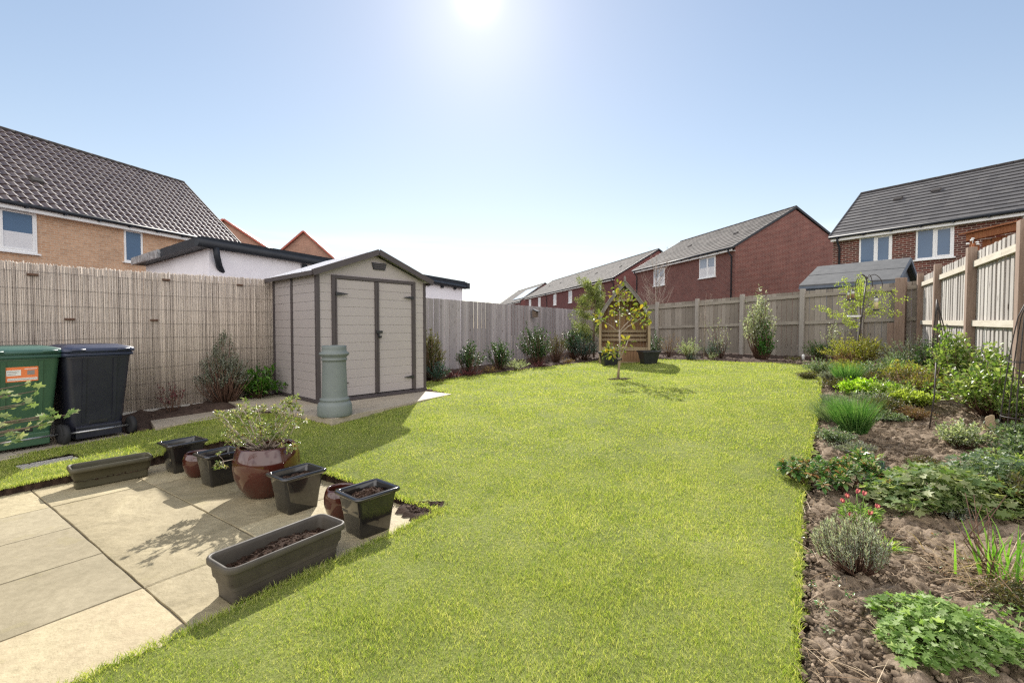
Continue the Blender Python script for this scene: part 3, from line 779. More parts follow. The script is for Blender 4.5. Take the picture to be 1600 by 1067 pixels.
# paths
def path():
    mb = MB()
    d = np.array([.485, .874]); nrm = np.array([.874, -.485])
    o = np.array([-4.18, 5.12])
    for k in range(6):
        a = o - d * (.92 * k); b = o - d * (.92 * k + .912)
        P = [tuple(a - nrm * .95), tuple(b - nrm * .95), tuple(b), tuple(a)]
        mb.slab(P, -.05, .09 + random.uniform(-.003, .003))
    tag(mb.build('bin_path', M['path'], bevel=.006), kind='structure')
    mb = MB()
    # one low slab run beside the bed, then the shed base of several flags
    mb.slab([(-4.42, 5.60), (-4.05, 5.20), (-3.60, 5.98), (-3.95, 6.40)], .0, .168, 0)
    mb.slab([(-3.945, 6.41), (-3.595, 5.988), (-3.36, 6.30), (-3.70, 6.70)], .0, .17, 0)
    tag(mb.build('low_path', M['path'], bevel=.006), kind='structure')
    mb = MB()
    A, B, Lf = (np.array(p) for p in (PADA, PADB, PADL))
    e1 = B - A; e2 = (Lf - A)
    far = 2.2
    def pt(s, t): p = A + e1 * s + e2 * t; return (float(p[0]), float(p[1]))
    for s0, s1 in ((0, .36), (.363, .70), (.703, 1.)):
        for t0, t1 in ((0, .45), (.455, 1.), (1.005, 1.5)):
            mb.slab([pt(s0, t0), pt(s1, t0), pt(s1, t1), pt(s0, t1)], .02, .222)
    tag(mb.build('shed_base', M['path'], bevel=.005), kind='structure')
path()

# ------------------------------------------------------------------ houses
def roof_slope(mb, x0, x1, ye, ze, yr, zr, course, width, kind, step=.03):
    """tiled slope from the eave (y=ye, z=ze) up to the ridge (y=yr, z=zr); rows of real steps"""
    Ls = math.hypot(yr - ye, zr - ze); n = max(2, round(Ls / course)); uy, uz = (yr - ye) / Ls, (zr - ze) / Ls
    sgn = 1 if yr > ye else -1
    ny, nz = -uz * sgn, uy * sgn
    if kind == 'pan':
        m = round((x1 - x0) / width); sub = 7
        ts = np.linspace(0, m, m * sub + 1); fr = ts - np.floor(ts)
        prof = .030 * np.where(fr < .55, np.sin(fr / .55 * np.pi), -.35 * np.sin((fr - .55) / .45 * np.pi))
    else:
        m = max(1, round((x1 - x0) / width)); ts = np.linspace(0, m, m + 1); prof = np.zeros(m + 1)
    xs = x0 + (x1 - x0) * ts / m
    rows = []
    for j in range(n):
        for s, o in ((j, step), (j + 1, .0)):
            S = Ls * s / n
            rows.append([(x, ye + uy * S + ny * (o + p), ze + uz * S + nz * (o + p)) for x, p in zip(xs, prof)])
    V = [p for r in rows for p in r]; k = len(xs)
    F = []
    for a in range(len(rows) - 1):
        for i in range(k - 1):
            f = (a * k + i, a * k + i + 1, (a + 1) * k + i + 1, (a + 1) * k + i)
            F.append(f if sgn > 0 else f[::-1])
    # closing drop at the eave
    b = len(V); V += [(x, ye + ny * -.02, ze + nz * -.02) for x in xs]
    for i in range(k - 1): F.append((b + i, b + i + 1, i + 1, i))
    mb.add(V, F, 0, False)

def house(name, label, org, ang, x0, x1, depth, zb, ze, zr, brickm, tilem, tile, windows=(), vents=(), pipes=(), ridge_y=None, over=.28, group=None,
          fascia='pvc', verge='gutter', course=.33, tw=.33, cat='house', vsub=True):
    root = empty(name, (org[0], org[1], 0), ang, label, cat, group)
    ry = ridge_y or depth / 2
    slope = (zr - ze) / ry
    mb = MB()
    z1 = ze - .05
    gx = .0
    poly = [(0, zb), (depth, zb), (depth, z1), (ry, zr - .12), (0, z1)]
    n = 5
    V = [(x0, y, z) for y, z in poly] + [(x1, y, z) for y, z in poly]
    F = [tuple(range(n)), tuple(range(n, 2 * n))[::-1]] + [(k, k + n, (k + 1) % n + n, (k + 1) % n) for k in range(n)]
    mb.add(V, F)
    mb.build('wall', M[brickm], root)
    mb = MB(); vo = .06
    roof_slope(mb, x0 - vo, x1 + vo, -over, ze - over * slope + .05, ry, zr + .05, course, tw, tile)
    roof_slope(mb, x0 - vo, x1 + vo, depth + over, ze - over * slope + .05, ry, zr + .05, course * 2, 1.5, 'flat')
    rf = mb.build('roof', M[tilem], root)
    mb = MB(); k = int((x1 - x0) / .45)
    for i in range(k):
        a = x0 - vo + (x1 - x0 + 2 * vo) * i / k; b = a + (x1 - x0 + 2 * vo) / k - .012
        mb.tube([(a, ry, zr + .045), (b, ry, zr + .045)], .085, 8)
    mb.build('ridge_tile', M['ridge'], rf)
    # verges
    for xx in (x0 - vo, x1 + vo):
        mb = MB()
        for ye, s in ((-over, 1), (depth + over, -1)):
            mb.bar((xx, ye, ze - over * slope + .015), (xx, ry, zr + .02), .05, .13, 0)
        mb.build('verge', M[verge], rf)
    mb = MB()
    mb.box(x0, x1, -over + .03, -over + .055, ze - over * slope - .17, ze - over * slope + .03)
    mb.box(x0, x1, -over + .056, -.003, ze - over * slope - .165, ze - over * slope - .145)
    mb.build('fascia', M[fascia], root)
    mb = MB()
    mb.tube([(x0 - .05, -over - .03, ze - over * slope - .0), (x1 + .05, -over - .03, ze - over * slope - .0)], .062, 8)
    j = x0 + .3
    while j < x1: mb.box(j - .03, j + .03, -over - .10, -over + .035, ze - over * slope - .085, ze - over * slope - .04); j += .95
    mb.build('gutter', M['gutter'], root)
    for px_ in pipes:
        mb = MB(); zt = ze - over * slope - .06
        mb.tube([(px_, -over - .03, zt), (px_, -over - .03, zt - .14), (px_, -.07, zt - .42), (px_, -.07, zb)], .042, 8)
        mb.build('downpipe', M['gutter'], root)
    for vx, vs in vents:
        y = ry * vs; z = ze + slope * y + .03; mb = MB()
        a = math.atan(slope); Rm = Matrix.Translation((vx, y, z)) @ Matrix.Rotation(a, 4, 'X')
        mb.box(-.17, .17, -.13, .14, .0, .09, 0, Rm, .03)
        mb.build('roof_vent', M['ridge'], rf)
    for w in windows:
        wx, z0, z1_, ww, panes = w[:5]; net = w[5] if len(w) > 5 else 'glass'
        fr = MB(); t = .06
        fr.box(wx, wx + ww, -.035, .02, z0, z0 + t); fr.box(wx, wx + ww, -.035, .02, z1_ - t, z1_)
        fr.box(wx, wx + t, -.034, .02, z0 + t, z1_ - t); fr.box(wx + ww - t, wx + ww, -.034, .02, z0 + t, z1_ - t)
        for p in range(1, panes): c = wx + ww * p / panes; fr.box(c - t * .8, c + t * .8, -.036, .02, z0 + t, z1_ - t)
        fo = fr.build('window', M['pvc'], root)
        s = MB(); s.box(wx - .06, wx + ww + .06, -.10, .0, z0 - .055, z0 - .003); s.build('sill', M['pvc'], fo)
        pw = (ww - t) / panes
        for p in range(panes):
            a = wx + t + p * ww / panes - (0 if p == 0 else t * .2); b = wx + (p + 1) * ww / panes - t * (.8 if p < panes - 1 else 1)
            g = MB(); g.box(a, b, -.014, .0, z0 + t, z1_ - t); g.build('pane', M[net], fo)
            if len(w) > 6:
                c = MB(); c.box(a + .01, b - .01, -.016, -.0145, z0 + t + .01, z0 + t + (z1_ - z0) * w[6]); c.build('blind', M['curtain'], fo)
            # opening casement inside the outer frame
            if panes > 1 and p == panes - 1:
                k_ = MB(); e = .045
                for q_ in ((a, b, z0 + t, z0 + t + e), (a, b, z1_ - t - e, z1_ - t), (a, a + e, z0 + t + e, z1_ - t - e), (b - e, b, z0 + t + e, z1_ - t - e)):
                    k_.box(q_[0], q_[1], -.045, -.0165, q_[2], q_[3])
                k_.build('casement', M['pvc'], fo)
    return root

aL = math.atan2(.945, .328)
hl = house('brick_house', 'buff brick house with dark brown pantile roof beyond the reed screen', (-12.65, 21.3), aL, -12.5, 0, 6.8, -.1, 5.0 + .28 * .95, 8.24, 'brk_t', 'tile_l', 'pan',
      windows=((-8.85, 3.62, 4.90, 1.76, 2, 'glass', .42), (-4.64, 3.72, 4.88, .62, 1, 'glass')), vents=((-6.6, .28),), course=.30, tw=.235)
ang = math.atan2(-.970, .241)
hm = house('brick_house', 'red brick house with plain gable wall behind the back fence', (13.5, 28), ang, -12, 0, 8.76, .2, 6.1 + .17, 8.8, 'brk_m', 'tile_m', 'flat',
      windows=((-3.38, 4.60, 5.93, 1.63, 2, 'glass_w', .45), (-9.1, 4.58, 5.9, 1.55, 2, 'glass_w', .45)), vents=((-2.6, .5), (-7.6, .5)), pipes=(-.25, -11.7), course=.36)
ht = house('terraced_house', 'long dark brick terrace with grey roof and white windows beyond the arbour', (10.05, 45.2), ang, -32.5, 0, 9.5, 0, 6.1 + .17, 9.1, 'brk_d', 'tile_m', 'flat',
      windows=tuple((x, 4.35, 5.8, 1.15, 2, 'glass_w', .5) for x in (-4.2, -12.5, -18.2, -25.2, -30.2)), vents=tuple((x, .5) for x in (-3.4, -9.5, -15.5, -22, -27)), pipes=(-.2, -21), course=.4, tw=.4, group='houses beyond the back fence')
hf = house('terraced_house', 'farthest small brick house with pale solar panel on its roof', (1.64, 85.1), ang, -20, 0, 9.4, 0, 6.3, 9.6, 'brk_d', 'tile_m', 'flat', course=.5, tw=.5, group='houses beyond the back fence')
mb = MB()
sl_ = (9.6 - 6.3) / 4.7
Rm = Matrix.Translation((0, 0, 6.3 + .14)) @ Matrix.Rotation(math.atan(sl_), 4, 'X')
mb.box(-8.5, -.5, .7, 4.3, .0, .06, 0, Rm)
mb.build('solar_panel', M['solar'], hf)
# party line on the terrace
mb = MB(); mb.bar((-14, -.28, 6.20), (-14, 4.75, 9.20), .12, .05); mb.build('party_strip', M['concrete'], ht)

aR = math.atan2(-.835, .551)
hr = house('brick_house', 'dark multi-red brick house with slate grey roof at the right behind the fences', (14.55, 21.0), aR, 0, 12.0, 6.1, 0, 5.3 + .23, 7.78, 'brk_r', 'tile_r', 'flat',
      windows=((1.02, 4.03, 5.19, 1.15, 2, 'glass'), (2.94, 4.0, 5.19, 1.13, 2, 'glass'), (5.83, 4.0, 5.19, 1.1, 2, 'glass')), vents=((1.75, .62), (3.0, .66)), pipes=(.28,), course=.30, tw=.3)

# two orange-tiled gables beyond the garage
def gable(label, apex, w, dp, rot, zb=0., rise=2.6):
    root = empty('gabled_house', (apex[0], apex[1], 0), rot, label, 'house', 'gabled roofs beyond the garage')
    z = apex[2]; mb = MB()
    mb.prism([(-w / 2, zb), (w / 2, zb), (w / 2, z - rise), (0, z), (-w / 2, z - rise)], 0, dp)
    mb.build('wall', M['brk_o'], root)
    mb = MB()
    for s in (-1, 1):
        e = (s * (w / 2 + .25), z - rise - .25 * rise / (w / 2))
        V = [(e[0], -.1, e[1] + .05), (0, -.1, z + .05), (0, dp + .1, z + .05), (e[0], dp + .1, e[1] + .05)]
        V += [(p[0], p[1], p[2] + .09) for p in V]
        mb.add(V, [(0, 1, 2, 3), (7, 6, 5, 4), (0, 4, 5, 1), (1, 5, 6, 2), (2, 6, 7, 3), (3, 7, 4, 0)])
    rf = mb.build('roof', M['tile_l'], root)
    mb = MB()
    for s in (-1, 1):
        e = (s * (w / 2 + .25), z - rise - .25 * rise / (w / 2))
        n = 16
        for i in range(n):
            a = (e[0] * (1 - i / n), -.11, (e[1] + (z - e[1]) * i / n) + .10); b = (e[0] * (1 - (i + .97) / n), -.11, (e[1] + (z - e[1]) * (i + .97) / n) + .10)
            mb.bar(a, b, .22, .12)
    mb.build('verge', M['redtile'], rf)
gable('larger orange brick gable with red verge tiles rising behind the pantiled roof', (-19.2, 31.0, 8.4), 9.6, 7, R(12), rise=3.3)
gable('smaller orange brick gable with red verge tiles behind the flat garage roof', (-15.7, 35.0, 8.45), 7.2, 7, R(8), rise=3.3)

# white rendered garage with flat roof
def garage():
    root = empty('garage', (0, 0, 0), 0, 'white rendered flat roofed garage with black fascia behind the reed screen and shed', 'garage')
    C = np.array([-5.5, 8.4]); D = np.array([-1.75, 16.3]); Lf = np.array([-8.50, 10.75]); Bk = D + Lf - C
    P = [tuple(C), tuple(D), tuple(Bk), tuple(Lf)]
    c = (C + Bk) / 2
    def sc(k): return [tuple(c + (np.array(p) - c) * k) for p in P]
    mb = MB(); mb.slab(P, 0, 2.737); mb.build('wall', M['render'], root)
    mb = MB(); mb.slab(sc(1.05), 2.74, 2.90); mb.slab(sc(1.03), 2.903, 2.93); mb.build('roof', M['gutter'], root)
    e = [np.array(p) for p in sc(1.056)]
    mb = MB()
    mb.tube([(*e[0], 2.80), (*(e[0] * .02 + e[1] * .98), 2.72)], .07, 8)
    mb.box(-.06, .06, -.06, .06, -.1, .1, 0, Matrix.Translation((*(e[1]), 2.78)))
    mb.build('gutter', M['gutter'], root)
    mb = MB(); o = e[0] + (e[1] - e[0]) * .035; n = np.array([.92, -.38])
    p = [(*(o + n * .02), 2.74), (*(o + n * .04), 2.60), (*(o - n * .06 + (e[1] - e[0]) * .012), 2.42), (*(o - n * .20 + (e[1] - e[0]) * .03), 2.30), (*(o - n * .22 + (e[1] - e[0]) * .03), 2.1), (*(o - n * .22 + (e[1] - e[0]) * .03), .5)]
    mb.tube(p, .055, 8); mb.build('downpipe', M['gutter'], root)
    # weathered bargeboard on the end wall
    mb = MB(); a = e[0] + (e[3] - e[0]) * .52; b = e[3]
    mb.bar((*(a), 2.81), (*(b + (e[3] - e[0]) * .0), 2.81), .05, .15)
    mb.build('bargeboard', M['galv'], root)
    mb = MB()
    for k in range(3, 12):
        q_ = e[0] + (e[1] - e[0]) * k / 12; mb.box(-.04, .04, -.05, .05, 2.6, 2.7, 0, Matrix.Translation((*(q_ - n * .05), 0)))
    mb.build('bracket', M['gutter'], root)
garage()

# neighbour's grey shed behind the back fence
def felt_shed():
    root = empty('felt_roof_shed', (0, 0, 0), 0, 'low shed with grey felt roof just over the back fence', 'shed')
    El, Er = np.array([9.31, 15.0, 2.62]), np.array([10.80, 12.9, 2.62]); Rl, Rr = np.array([10.40, 15.75, 3.33]), np.array([11.80, 13.7, 3.33])
    Bl, Br = 2 * Rl - El, 2 * Rr - Er; Bl[2] = Br[2] = 2.62
    def t(p, dz=0., k=0.): return (p[0], p[1], p[2] + dz)
    mb = MB()
    for a, b, c_, d_ in ((El, Er, Rr, Rl), (Rl, Rr, Br, Bl)):
        V = [t(a), t(b), t(c_), t(d_), t(a, .05), t(b, .05), t(c_, .05), t(d_, .05)]
        mb.add(V, [(3, 2, 1, 0), (4, 5, 6, 7), (0, 1, 5, 4), (1, 2, 6, 5), (2, 3, 7, 6), (3, 0, 4, 7)])
    # lapped felt strip
    for f in (.5,):
        a = El * (1 - f) + Rl * f; b = Er * (1 - f) + Rr * f
        mb.bar(t(a, .055), t(b, .052), .02, .006)
    mb.build('roof', M['felt'], root)
    mb = MB(); i1 = np.array([.08, -.11, 0]) * 1.2
    z = .3
    def w(p, s): q_ = p - s * i1; return q_
    a, b, c_ = w(Er, 1) * [1, 1, 1] + np.array([.10, .07, -.03]), w(Rr, 1) + np.array([0, 0, -.04]), w(Br, 1) + np.array([-.10, -.07, -.03])
    a2, b2, c2 = w(El, -1) + np.array([.10, .07, -.03]), w(Rl, -1) + np.array([0, 0, -.04]), w(Bl, -1) + np.array([-.10, -.07, -.03])
    V = [(a[0], a[1], z), (c_[0], c_[1], z), tuple(c_), tuple(b), tuple(a), (a2[0], a2[1], z), (c2[0], c2[1], z), tuple(c2), tuple(b2), tuple(a2)]
    mb.add(V, [(0, 1, 2, 3, 4), (9, 8, 7, 6, 5), (0, 5, 6, 1), (1, 6, 7, 2), (2, 7, 8, 3), (3, 8, 9, 4), (4, 9, 5, 0)])
    mb.build('wall', M['felt_wall'], root)
    mb = MB(); mb.bar(t(Er, -.02), t(Rr, -.02), .04, .10); mb.bar(t(Rr, -.02), t(Br, -.02), .04, .10); mb.bar(t(El, -.04), t(Er, -.04), .03, .08)
    mb.build('bargeboard', M['felt_wall'], root)
felt_shed()

# orange timber gazebo corner beyond the right fence
def gazebo():
    root = empty('garden_gazebo', (8.96, 9.0, .36), R(-88), 'orange brown timber gazebo with sloping roof edge over the right fence', 'gazebo')
    mb = MB()
    mb.bar((-.1, 0, 2.70), (2.6, 0, 2.78), .10, .13); mb.build('beam', M['gaz'], root)
    mb = MB(); mb.bar((0, .02, .2), (0, .02, 2.62), .10, .10); mb.bar((2.4, .02, .2), (2.4, .02, 2.7), .1, .1); mb.build('post', M['gaz'], root)
    mb = MB()
    for k in range(14): mb.box(.1 + k * .17, .255 + k * .17, .07, .09, .4, 2.62 + k * .006)
    mb.build('cladding', M['gaz'], root)
    mb = MB(); mb.add([(-.2, -.1, 2.77), (2.7, -.1, 2.85), (2.7, 1.2, 3.0), (-.2, 1.2, 2.92), (-.2, -.1, 2.80), (2.7, -.1, 2.88), (2.7, 1.2, 3.03), (-.2, 1.2, 2.95)],
                      [(3, 2, 1, 0), (4, 5, 6, 7), (0, 1, 5, 4), (1, 2, 6, 5), (2, 3, 7, 6), (3, 0, 4, 7)]); mb.build('roof', M['gaz'], root)
gazebo()
def spinner():
    root = empty('wind_spinner', (7.58, 7.62, 2.3), 0, 'small ornament with white discs above a brown post of the right fence', 'ornament')
    mb = MB(); mb.tube([(0, 0, -.6), (0, 0, .42)], .008, 6); mb.build('stem', M['iron'], root)
    for i, (a, z) in enumerate(((0, .40), (70, .44), (150, .38), (230, .45), (300, .36))):
        mb = MB(); c = (.07 * math.cos(R(a)), .05 * math.sin(R(a)), z)
        mb.lathe([(0.001, -.012), (.02, -.006), (.024, .004), (.015, .014), (.001, .018)], 10, c); mb.build('disc', M['white'], root)
    mb = MB(); mb.lathe([(.001, .40), (.018, .36), (.03, .22), (.034, .16), (.001, .15)], 12); mb.build('body', M['gaz'], root)
spinner()

# ------------------------------------------------------------------ fences
def fence(name, label, a, b, zb, zt, posts, board_w, bm, rails, railm, postm, post_w, post_h, ztop_board=0., gap=.004, lift=None, bay_names=True, double=False, post_front=True, seed=0, missing=()):
    r = random.Random(seed)
    d = Vector((b[0] - a[0], b[1] - a[1])); Lg = d.length
    root = empty(name, (a[0], a[1], 0), math.atan2(d.y, d.x), label, 'fence')
    zbf = lambda x: zb[0] + (zb[1] - zb[0]) * x / Lg
    ztf = lambda x: zt[0] + (zt[1] - zt[0]) * x / Lg
    ed = [0] + [p for p in posts if 0 < p < Lg] + [Lg]
    for i in range(len(ed) - 1):
        mb = MB(); x = ed[i]; k = 0
        while x < ed[i + 1] - .02:
            w = min(board_w * r.uniform(.95, 1.05), ed[i + 1] - x)
            y = (.014 if k % 2 else 0) * (1 if double else .0) + r.uniform(-.003, .003)
            z0 = zbf(x) + (lift(x) if lift else 0); z1 = ztf(x) + r.uniform(-.006, .006) + ztop_board
            if not any(m0 < x < m1 for m0, m1 in missing):
                tl = r.uniform(-.004, .004); lw = r.uniform(-.003, .003)
                X0, X1 = x + gap / 2, x + w - gap / 2
                V = [(X0, y, z0), (X1, y + tl + .003, z0), (X1, y + .018 + tl, z0), (X0, y + .018, z0), (X0 + lw, y, z1), (X1 + lw, y + tl + .003, z1), (X1 + lw, y + .018 + tl, z1), (X0 + lw, y + .018, z1)]
                mb.add(V, [(0, 3, 2, 1), (4, 5, 6, 7), (0, 1, 5, 4), (1, 2, 6, 5), (2, 3, 7, 6), (3, 0, 4, 7)])
            x += w; k += 1
        mb.build('board_panel', M[bm], root)
        for rz in rails:
            mb = MB(); e = .002
            xa, xb = ed[i] + (post_w / 2 if i else 0) + e, ed[i + 1] - post_w / 2 - e
            if xb - xa < .05: continue
            h = .09
            V = []
            for xx in (xa, xb):
                z = zbf(xx) + (ztf(xx) - zbf(xx)) * rz if rz < 2 else 0
                V += [(xx, -.045, z), (xx, -.004, z), (xx, -.004, z + h), (xx, -.045, z + h)]
            mb.add(V, [(0, 1, 2, 3), (7, 6, 5, 4), (0, 4, 5, 1), (1, 5, 6, 2), (2, 6, 7, 3), (3, 7, 4, 0)])
            mb.build('rail', M[railm], root)
    for p in posts:
        mb = MB(); w = post_w / 2; t = ztf(p) + post_h
        yo = -.105 if post_front else .03
        mb.box(p - w, p + w, yo, yo + post_w * .8, zbf(p) - .4, t + r.uniform(-.01, .01))
        mb.build('post', M[postm], root, bevel=.006)
    return root
# left: close boarded, seen from its rail-less face
LA, LB = (-6.36, 3.37), (3.18, 20.6)
fence('board_fence', 'grey close boarded timber fence running behind the left flower bed', LA, LB, (.0, .05), (1.97, 2.08), [2.4 * k + .3 for k in range(1, 8)], .105, 'fence_l', (), 'rail', 'fence_l', .09, -.12, double=True, gap=.005, post_front=False, seed=3, missing=((9.92, 9.96),))
# back
BA, BB = (3.18, 20.6), (9.76, 10.97)
LgB = math.dist(BA, BB)
def lift(x): return .0
fence('panel_fence', 'brown timber back fence with two rails and rounded posts behind the arbour', BA, BB, (.24, .52), (2.06, 2.42), [1.6, 4.05, 5.72, 7.3, 9.05, 10.45, LgB - .03], .145, 'fence_b', (.50, .90), 'rail', 'post_b', .12, .06, gap=.012, lift=lambda x: .05 + .03 * math.sin(x * 2), seed=5)
# right
RA, RB = (9.92, 11.3), (3.9, 2.27)
dR = math.dist(RA, RB)
def rpos(Y): return (11.3 - Y) / (11.3 - 2.27) * dR
fence('post_and_board_fence', 'tall pale boarded fence with brown square posts along the right border', RA, RB, (.42, .22), (2.50, 2.44), [rpos(10.72), rpos(9.15), rpos(7.12), rpos(5.27), rpos(3.4)], .088, 'fence_r', (.465, .885), 'rail_r', 'post_r', .135, .07, gap=.004, double=True, seed=9)
# short odd post and thick corner post where the two fences meet
mb = MB(); o = empty('corner_post', (9.42, 11.18, 0), R(-50), 'thick square timber post in the corner where back and right fences meet', 'post')
mb.box(-.10, .10, -.13, .05, .2, 2.50); mb.build('shaft', M['post_r'], o, bevel=.008)
mb = MB(); mb.box(-.24, -.105, -.10, .03, .2, 1.42); mb.build('offcut', M['post_r'], o, bevel=.006)

# reed screening fixed to the fence
def reed():
    root = empty('reed_screen', (LA[0], LA[1], 0), math.atan2(LB[1] - LA[1], LB[0] - LA[0]), 'natural split reed screening wired to the left fence behind the bins', 'screen')
    r = random.Random(4); mb = MB(); x = -.4; L1 = 4.95
    def top(x): return 1.985 + .018 * x + .012 * math.sin(x * 1.7)
    while x < L1:
        w = r.uniform(.006, .0125); y = -.025 - r.uniform(0, .012)
        z1 = top(x) + r.uniform(-.012, .012) + (.012 if r.random() < .05 else 0); z0 = .20 + .02 * x * .3 + r.uniform(-.02, .02)
        a = x + r.uniform(-.003, .003); zc = (z0 + z1) / 2
        n = 5; R0 = []
        for z, xx in ((z0, x), (zc, (x + a) / 2 + r.uniform(-.002, .002)), (z1, a)):
            R0.append([(xx + w * .62 * math.cos(2 * math.pi * k / n), y + w * .62 * math.sin(2 * math.pi * k / n), z) for k in range(n)])
        mb.loft(R0, 0, True)
        x += w * .94
    mb.build('reeds', M['reed'], root)
    mb = MB()
    for i in range(9):
        z = .36 + i * .195
        pts = [(xx, -.047, z + .006 * xx + .012 * math.sin(xx * 1.3 + i) + r.uniform(-.004, .004)) for xx in np.arange(-.4, L1, .16)]
        mb.tube(pts, .0013, 4)
    mb.build('wire', M['wire'], root)
    mb = MB()
    for xx, z in ((.75, 1.88), (1.18, 1.9), (2.05, 1.89), (2.35, 1.4), (3.2, 1.4), (3.35, 1.95), (4.35, 1.96), (.25, 1.87), (.32, 1.30)):
        mb = MB(); mb.box(xx - .045, xx + .045, -.056, -.040, z - .012, z + .012); mb.build('staple', M['twig'], root)
    
reed()
mb = MB()
d = np.array([.485, .874]); 
mb.box(0, 5.2, -.06, -.02, -.1, .22); o = mb.build('gravel_board', M['concrete'], None)
o.location = (LA[0], LA[1], 0); o.rotation_euler = (0, 0, math.atan2(.874, .485))
tag(o, 'low concrete gravel board at the foot of the reed screen', 'gravel board')

# bird box on the left fence
def birdbox():
    f = math.atan2(.874, .485); s = 14.55 ; x = LA[0] + .485 * s; y = LA[1] + .874 * s
    root = empty('bird_box', (x + .05, y - .04, 1.66), f, 'small dark wooden bird box fixed high on the left fence', 'bird box')
    mb = MB(); mb.add([(-.09, -.14, 0), (.09, -.14, 0), (.09, 0, 0), (-.09, 0, 0), (-.09, -.14, .2), (.09, -.14, .2), (.09, 0, .26), (-.09, 0, .26)],
                      [(0, 3, 2, 1), (4, 5, 6, 7), (0, 1, 5, 4), (1, 2, 6, 5), (2, 3, 7, 6), (3, 0, 4, 7)]); b = mb.build('body', M['bark'], root)
    mb = MB(); mb.add([(-.12, -.19, .19), (.12, -.19, .19), (.12, .0, .275), (-.12, 0, .275), (-.12, -.19, .21), (.12, -.19, .21), (.12, 0, .295), (-.12, 0, .295)],
                      [(0, 3, 2, 1), (4, 5, 6, 7), (0, 1, 5, 4), (1, 2, 6, 5), (2, 3, 7, 6), (3, 0, 4, 7)]); mb.build('roof', M['gutter'], root)
    mb = MB(); mb.tube([(0, -.142, .13), (0, -.146, .13)], .018, 12); mb.build('entrance_hole', M['black'], root)
birdbox()

